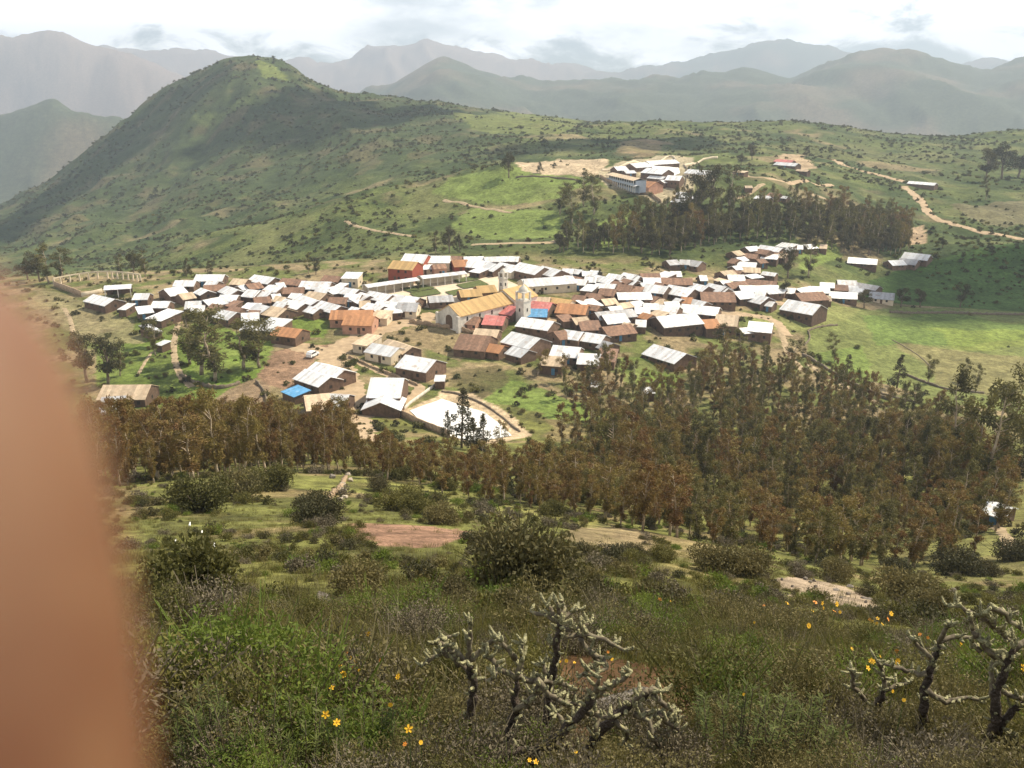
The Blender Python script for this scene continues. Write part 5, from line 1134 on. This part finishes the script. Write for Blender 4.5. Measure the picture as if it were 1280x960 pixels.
cactus([[(540,780),(620,700),(720,620),(800,540),(845,480)],[(845,480),(852,440),(848,395)],[(800,540),(870,560),(905,560)],[(845,480),(900,440),(960,410),(990,380)],[(740,610),(700,570),(685,540)],[(470,722),(600,700),(700,690),(775,680)],[(850,540),(850,600),(850,650)]], *z4, 4.2, 'thick diagonal cactus trunk rising to the right in the central group', 3)
cactus([[(660,440),(680,370),(690,260),(705,190)],[(705,190),(700,140),(690,100)],[(700,180),(640,155),(585,142)],[(705,190),(745,150),(775,135)],[(705,180),(720,130),(715,95)],[(700,225),(760,205),(825,192)],[(720,240),(820,235),(880,250),(930,285),(985,290)],[(790,250),(820,300),(862,350),(800,385),(775,400)],[(820,300),(880,330),(890,370),(840,400)],[(690,170),(665,130),(650,115)]], *z4, 4.9, 'tall dark cactus topped by a pale spiky tuft at the centre', 4)
cactus([[(800,720),(880,600),(970,530),(1060,460)],[(1060,460),(1090,458),(1110,468)],[(1000,510),(1040,545),(1085,555),(1150,585),(1190,630)],[(1080,480),(1140,530),(1180,560)],[(1000,540),(1060,580),(1075,650)],[(1060,640),(1110,680),(1115,740),(1095,790)],[(920,580),(970,620),(960,680)],[(1100,550),(1150,600),(1130,650)],[(1060,460),(1020,480),(1000,520)]], *z4, 4.3, 'sprawling knobbly cactus at the right of the central group', 5)
z6 = (880, 700, 3.2)
cactus([[(865,810),(880,520),(920,400),(942,330)],[(942,330),(960,290),(985,258)],[(942,325),(1000,310),(1070,308)],[(905,395),(862,342),(820,302)],[(885,460),(830,450),(760,422),(720,415)],[(890,520),(960,570),(1050,545),(1115,572)]], *z6, 4.8, 'upright gnarled cactus in the right foreground, middle of three', 6)
cactus([[(660,800),(692,600),(720,520)],[(720,520),(712,440),(690,400)],[(720,520),(775,500),(822,490)],[(640,560),(600,510),(590,440)],[(600,680),(520,660),(480,640)]], *z6, 5.0, 'low dark cactus leaning left in the right foreground', 7)
cactus([[(1110,820),(1170,640),(1165,560),(1200,440),(1240,350)],[(1165,560),(1150,450),(1165,380)],[(1165,385),(1080,290),(1062,215),(1030,190),(975,185)],[(1080,290),(1130,360),(1182,382),(1190,400)],[(1100,370),(1080,350),(1075,330)],[(1120,240),(1160,270),(1222,320),(1245,335)],[(1240,350),(1290,320),(1330,330)],[(1200,520),(1260,560),(1330,540)],[(1130,190),(1180,200),(1230,240),(1280,290)],[(1160,270),(1150,230),(1110,220)],[(1180,660),(1240,600),(1290,560)],[(1220,700),(1260,760),(1330,770)]], *z6, 4.5, 'largest gnarled cactus, at the right edge of the foreground', 8)

r2 = np.random.default_rng(88); n_ = 75; tx = np.concatenate([r2.uniform(-.9,1.0,45), r2.uniform(1.2,3.0,30)]); ty = r2.uniform(3.3,5.4,n_)
scatter('dead_twigs', np.stack([tx,ty,hgt(tx,ty)-.05],1), .38+.34*r2.random(n_), [B_FINE[4], B_FINE[1], B_FINE[5]], 'tangle of grey twigs and dull leaves round the feet of the cacti', seed=12)

# ------------------------------------------------------------------ rocks
rockm = mat('lichen_rock', (.19,.165,.14), .95, 0, .45, 6, .9, 10); rockp = mat('pale_rock', (.42,.36,.28), .95, 0, .3, 6, .8, 10); redrock = mat('red_rock', (.13,.065,.04), .95, 0, .4, 6, .9, 10)
def rock(px, py, wpx, hpx, lab, m=rockm, group=None, seed=0, sink=.25, ymin=3):
    p = place(px,py,ymin); d = p.length; w_ = wpx*d/F; h_ = hpx*d/F; bm = bmesh.new(); bmesh.ops.create_icosphere(bm, subdivisions=3, radius=1); rr = random.Random(seed+px)
    pl = [(Vector([rr.gauss(0,1) for _ in range(3)]).normalized(), rr.uniform(.55,.9)) for _ in range(9)]
    for v_ in bm.verts:
        for n_, o_ in pl:
            e_ = v_.co.dot(n_)-o_
            if e_ > 0: v_.co -= n_*e_
        v_.co *= 1+rr.uniform(-.025,.025); v_.co.x *= w_*.5; v_.co.y *= w_*.4; v_.co.z *= h_*.62
    me = bpy.data.meshes.new('rock'); bm.to_mesh(me); bm.free(); me.materials.append(m); o = link_mesh('rock', me, None, p+Vector((0,0,h_*sink)), rr.random()*.8); tag(o, lab, 'rock', group)
RG = 'rocks lying on the near slope'
for px,py,w_,h_,lab in [(404,762,22,30,'tallest grey boulder at the top of the small rock pile'),(388,772,22,20,'grey boulder at the left of the small rock pile'),(396,786,26,20,'grey boulder at the bottom of the small rock pile'),(415,786,18,14,'small boulder at the right of the rock pile'),(375,782,16,10,'small flat stone at the lower left of the rock pile'),
    (236,868,34,22,'pale boulder beside the blurred finger'),(255,878,22,14,'small brown boulder right of the pale one beside the finger'),(212,862,26,20,'grey boulder touching the blurred finger'),(290,858,30,9,'low flat rock between the finger and the flowers'),
    (762,752,30,14,'dark flat rock right of the largest shrub'),(612,748,20,10,'grey stone below the largest shrub'),(1155,738,12,7,'white stone at the right of the slope'),(1190,740,10,6,'dark stone at the right of the slope'),(1133,742,8,5,'small bright stone right of the stony patch'),(880,758,14,7,'small stone above the foreground flowers'),(415,598,10,8,'loose stone beside the crumbling wall')]:
    rock(px,py,w_,h_,lab,rockm,RG)
rock(775,900,115,40,'big grey slab behind the central cacti',rockm,RG,5,.2,3.4); rock(715,930,60,26,'rust red rock below the grey slab',redrock,RG,6,.1,3.4); rock(855,900,70,26,'rust red rock at the right of the grey slab',redrock,RG,9,.1,3.4)
random.seed(6)
for i in range(16):
    t_ = i/15; rock(434-26*t_+random.gauss(0,4), 598+56*t_+random.gauss(0,2), random.uniform(6,12), random.uniform(4,7), 'pale stone fallen from the crumbling wall on the near slope', rockp, 'stones of the crumbling wall', i, .2, 8)
random.seed(5)
for i in range(26):
    t_ = random.random(); px = 985+t_*125+random.gauss(0,6); py = 724+t_*34+random.gauss(0,6); rock(px,py,random.uniform(4,10),random.uniform(3,5),'small pale stone strewn over the bare stony patch',rockm,'stones on the pale stony patch',i,.2,8)

# ------------------------------------------------------------------ yellow flowers
petal = mat('yellow_petals', (.85,.50,.03), .6, 0, .1, 8); petal2 = mat('orange_petals', (.80,.30,.05), .6, 0, .1, 8); fstem = mat('flower_stem', (.10,.14,.04), .7, 0, .2)
def flower_proto(n, seed):
    random.seed(seed); mb = MB()
    for k in range(n):
        a = 2*PI*k/n; u = Vector((math.cos(a),math.sin(a),0)); v_ = Vector((-math.sin(a),math.cos(a),0)); z = Vector((0,0,1))
        P_ = [u*.1, u*.5+v_*.3+z*.12, u*.95+v_*.22+z*.1, u*1.05+z*.05, u*.95-v_*.22+z*.1, u*.5-v_*.3+z*.12]; mb.poly(P_, [(0,1,2,3),(0,3,4,5)])
    return mb
FP = [flower_proto(n,s).mesh('bloom', petal) for n,s in ((5,1),(6,2),(8,3))]+[flower_proto(6,4).mesh('bloom', petal2)]
cmb = MB(); cmb.tube([(0,0,-.02),(0,0,.18)], [.22,.14], 8); CM = cmb.mesh('flower_centre', mat('flower_centre', (.55,.25,.02), .8, 0, .2))
FL = '407,893,9;421,903,8;429,843,9;433,815,5;497,846,7;488,881,7;511,911,9;506,930,7;526,928,5;415,860,7;376,811,7;366,815,4;444,827,4;460,792,6;452,795,5;475,825,5;438,822,4;425,832,4;417,825,4;440,834,4;449,838,4;498,843,5;984,754,7;1019,753,6;1028,754,5;1046,755,8;1029,760,4;1043,764,6;1050,765,5;1016,764,4;943,778,4;955,757,4;1011,782,7;1097,773,5;1114,767,7;1110,774,5;1090,777,5;1096,779,4;1103,780,4;1087,774,4;1065,811,5;1090,826,7;1100,820,5;1121,814,6;1122,827,8;1085,835,6;1201,805,6;1160,797,4;1278,834,8;1116,864,5;1130,875,4;1150,793,4;700,827,4;708,826,4;718,828,4;760,815,4;765,824,4;670,952,8;662,950,6;825,749,5;838,752,4;720,940,5;930,868,4'
for i, q in enumerate(FL.split(';')):
    px,py,sz = [float(a) for a in q.split(',')]
    G_ = place(px,min(py+38, 975),3.0)
    for _ in range(3): G_ = place(px, min(py+.42*F/G_.length, 1000), 3.0)
    top = at_depth(px,py,G_.y); rt = empty('yellow_flower', (top.x,top.y,float(hgt(top.x,top.y))), 0); hh = max(.15, top.z-rt.location.z); d = top.length; rr = sz*d/F*random.uniform(.40,.56)
    b = link_mesh('bloom', FP[3] if i%4 == 3 else FP[i%3], rt, (0,0,hh)); b.scale = (rr,rr,rr); b.rotation_euler = (random.uniform(.1,1.35),random.uniform(-.7,.7),random.random()*.6)
    c2 = link_mesh('flower_centre', CM, rt, (0,0,hh)); c2.scale = (rr,rr,rr); c2.rotation_euler = b.rotation_euler
    mb = MB(); mb.tube([(random.uniform(-.04,.04),.03,-.05),(0,.02,hh*.5),(0,0,hh)], [.004,.003,.002], 4); mb.build('stem', fstem, rt)
    zone = ('below the rock pile by the finger' if px < 480 and py < 850 else 'low at the bottom left near the finger' if px < 535 else 'beside the central cacti' if px < 840 else 'in the cluster below the stony patch' if py < 790 and px < 1075 else 'above the right cacti' if py < 800 else 'among the right cacti')
    tag(rt, ('small orange' if i%4 == 3 else 'small yellow')+' wildflower '+zone, 'flower', 'wildflowers '+zone)
# ------------------------------------------------------------------ the photographer's hand, one finger before the lens
skinm = bpy.data.materials.new('skin'); t, N, L = nt(skinm); b = N['Principled BSDF']; b.inputs['Base Color'].default_value = (.16,.066,.034,1); b.inputs['Roughness'].default_value = .55
b.inputs['Subsurface Weight'].default_value = .3; b.inputs['Subsurface Radius'].default_value = (1,.35,.2); b.inputs['Subsurface Scale'].default_value = .004
tc = N.new('ShaderNodeTexCoord'); nz = N.new('ShaderNodeTexNoise'); nz.inputs['Scale'].default_value = 130; nz.inputs['Detail'].default_value = 3; L.new(tc.outputs['Object'], nz.inputs['Vector'])
cr = N.new('ShaderNodeValToRGB'); e = cr.color_ramp.elements; e[0].position = .35; e[0].color = (.125,.047,.020,1); e[1].position = .65; e[1].color = (.185,.090,.042,1); L.new(nz.outputs['Fac'], cr.inputs[0]); L.new(cr.outputs[0], b.inputs['Base Color'])
def skin_hand():
    me = bpy.data.meshes.new('person'); V = []; R_ = []; E = []
    def chain(pts, start=None):
        prev = start
        for p, r_ in pts:
            V.append(p); R_.append(r_); i = len(V)-1
            if prev is not None: E.append((prev, i))
            prev = i
        return prev
    # finger points up the left side of the view, 32 mm before the lens; palm lies below it, out of the frame
    def cs(cx, cy, zc): return Vector((cx, zc*CT+cy*ST, -zc*ST+cy*CT))
    pts = [cs(-.0246+.0006*k, cy_, .032) for k, cy_ in enumerate((.0052,.0005,-.006,-.015,-.028,-.043,-.066))]
    palm = pts[-1]+Vector((-.012,.004,-.020))
    V.append(tuple(palm)); R_.append(.024); root = 0
    chain([(tuple(p), r_) for p, r_ in zip(reversed(pts), (.0104,.0102,.0101,.0098,.0092,.0080,.0050))], root)
    wrist = palm+Vector((-.02,-.02,-.07)); chain([(tuple(palm+Vector((-.008,-.008,-.035))),.028),(tuple(wrist),.024),(tuple(wrist+Vector((-.03,-.06,-.12))),.034),(tuple(wrist+Vector((-.05,-.12,-.2))),.042)], root)
    for k, (dx, ln) in enumerate(((-.020,1.05),(-.039,.98),(-.057,.8))):       # curled fingers
        b0 = palm+Vector((dx,.002-.002*k,.014-.006*k)); q = [b0, b0+Vector((-.002,.020*ln,.022*ln)), b0+Vector((-.002,.040*ln,.012*ln)), b0+Vector((-.001,.046*ln,-.010*ln)), b0+Vector((0,.036*ln,-.022*ln))]
        chain([(tuple(p), r_) for p, r_ in zip(q, (.0105,.0092,.0086,.0078,.006))], root)
    th = palm+Vector((.012,-.014,-.022)); chain([(tuple(th),.014),(tuple(th+Vector((.018,-.006,.014))),.0115),(tuple(th+Vector((.026,-.002,.032))),.0105),(tuple(th+Vector((.028,.002,.044))),.007)], root)
    me.from_pydata([tuple(v_) for v_ in V], E, []); me.materials.append(skinm); o = link_mesh('person', me)
    sm = o.modifiers.new('skin','SKIN'); sm.use_smooth_shade = True
    for i, r_ in enumerate(R_): me.skin_vertices[0].data[i].radius = (r_, r_); me.skin_vertices[0].data[i].use_root = (i == 0)
    ss = o.modifiers.new('smooth','SUBSURF'); ss.levels = ss.render_levels = 3
    tag(o, 'out-of-focus brown finger of the photographer covering the left edge of the view', 'person')
skin_hand()

# ------------------------------------------------------------------ unseen clouds high above the haze, shaped from the shade wanted on the hills
cloudm = mat('cloud_white', (.9,.9,.92), 1.0, 0, .02, .01, spec=0)
def shade_cloud(outline_px, ymin, ymax, alt, label, seed):
    W_ = [place(px,py,ymin,ymax) for px,py in outline_px]; pts = []
    for p in W_:
        t_ = (alt-p.z)/SUN.z; pts.append(Vector((p.x+SUN.x*t_, p.y+SUN.y*t_)))
    xs = [p.x for p in pts]; ys = [p.y for p in pts]; x0,x1,y0,y1 = min(xs)-60,max(xs)+60,min(ys)-60,max(ys)+60; n = 90
    gx, gy = np.meshgrid(np.linspace(x0,x1,n), np.linspace(y0,y1,n)); c0 = np.array([(x0+x1)/2,(y0+y1)/2]); size = max(x1-x0,y1-y0)
    wx = gx+fbm(gx,gy,size*.12,4,seed=seed)*size*.09; wy = gy+fbm(gx,gy,size*.12,4,seed=seed+1)*size*.09
    ins = in_poly(wx, wy, [(p.x,p.y) for p in pts]).astype(float)
    dist = ins.copy()                                                   # soft height: repeated blur of the mask
    for _ in range(7): dist = (dist+np.roll(dist,1,0)+np.roll(dist,-1,0)+np.roll(dist,1,1)+np.roll(dist,-1,1))/5
    up = np.sqrt(np.clip(dist-.35,0,1))*size*.10*(1+fbm(gx,gy,size*.09,4,seed=seed+2)*1.2); lo_ = -np.sqrt(np.clip(dist-.35,0,1))*size*.03
    keep = dist > .35; idn = np.arange(n*n).reshape(n,n); f = keep[:-1,:-1]&keep[1:,:-1]&keep[:-1,1:]&keep[1:,1:]; jj, ii = np.nonzero(f)
    top = np.stack([gx,gy,alt+up],-1).reshape(-1,3); bot = np.stack([gx,gy,alt+lo_-2],-1).reshape(-1,3)
    q1 = np.stack([idn[jj,ii],idn[jj,ii+1],idn[jj+1,ii+1],idn[jj+1,ii]],1); q2 = q1[:,::-1]+n*n
    o = link_mesh('shade_cloud', np_mesh('shade_cloud', np.concatenate([top,bot])-np.array([c0[0],c0[1],alt]), np.concatenate([q1,q2]), cloudm, smooth=True), None, (c0[0],c0[1],alt))
    bm = bmesh.new(); bm.from_mesh(o.data); bmesh.ops.delete(bm, geom=[v_ for v_ in bm.verts if not v_.link_faces], context='VERTS'); bm.to_mesh(o.data); bm.free()
    pass
    tag(o, label, 'shade_cloud', 'unseen clouds shading the hills')
shade_cloud([(-40,300),(40,258),(110,200),(170,152),(200,125),(250,95),(290,82),(290,100),(240,125),(200,160),(160,195),(100,240),(30,290)], 900, 1600, 1500, 'unseen long narrow white cloud shading the left flank of the high hill', 51)
shade_cloud([(250,172),(330,125),(400,112),(460,128),(560,136),(590,142),(520,150),(440,160),(350,165),(290,172)], 850, 1600, 1480, 'unseen flat white cloud shading the saddle right of the high hill', 61)
shade_cloud([(1060,372),(1110,345),(1170,325),(1240,308),(1290,294),(1420,270),(1480,395),(1290,402),(1200,405),(1110,398)], 330, 470, 1420, 'unseen small white cloud shading the slope right of the village', 71)
shade_cloud([(620,196),(700,190),(760,186),(830,190),(900,184),(900,176),(800,172),(700,176),(620,185)], 640, 1300, 1460, 'unseen thin white cloud shading the hills behind the school', 81)
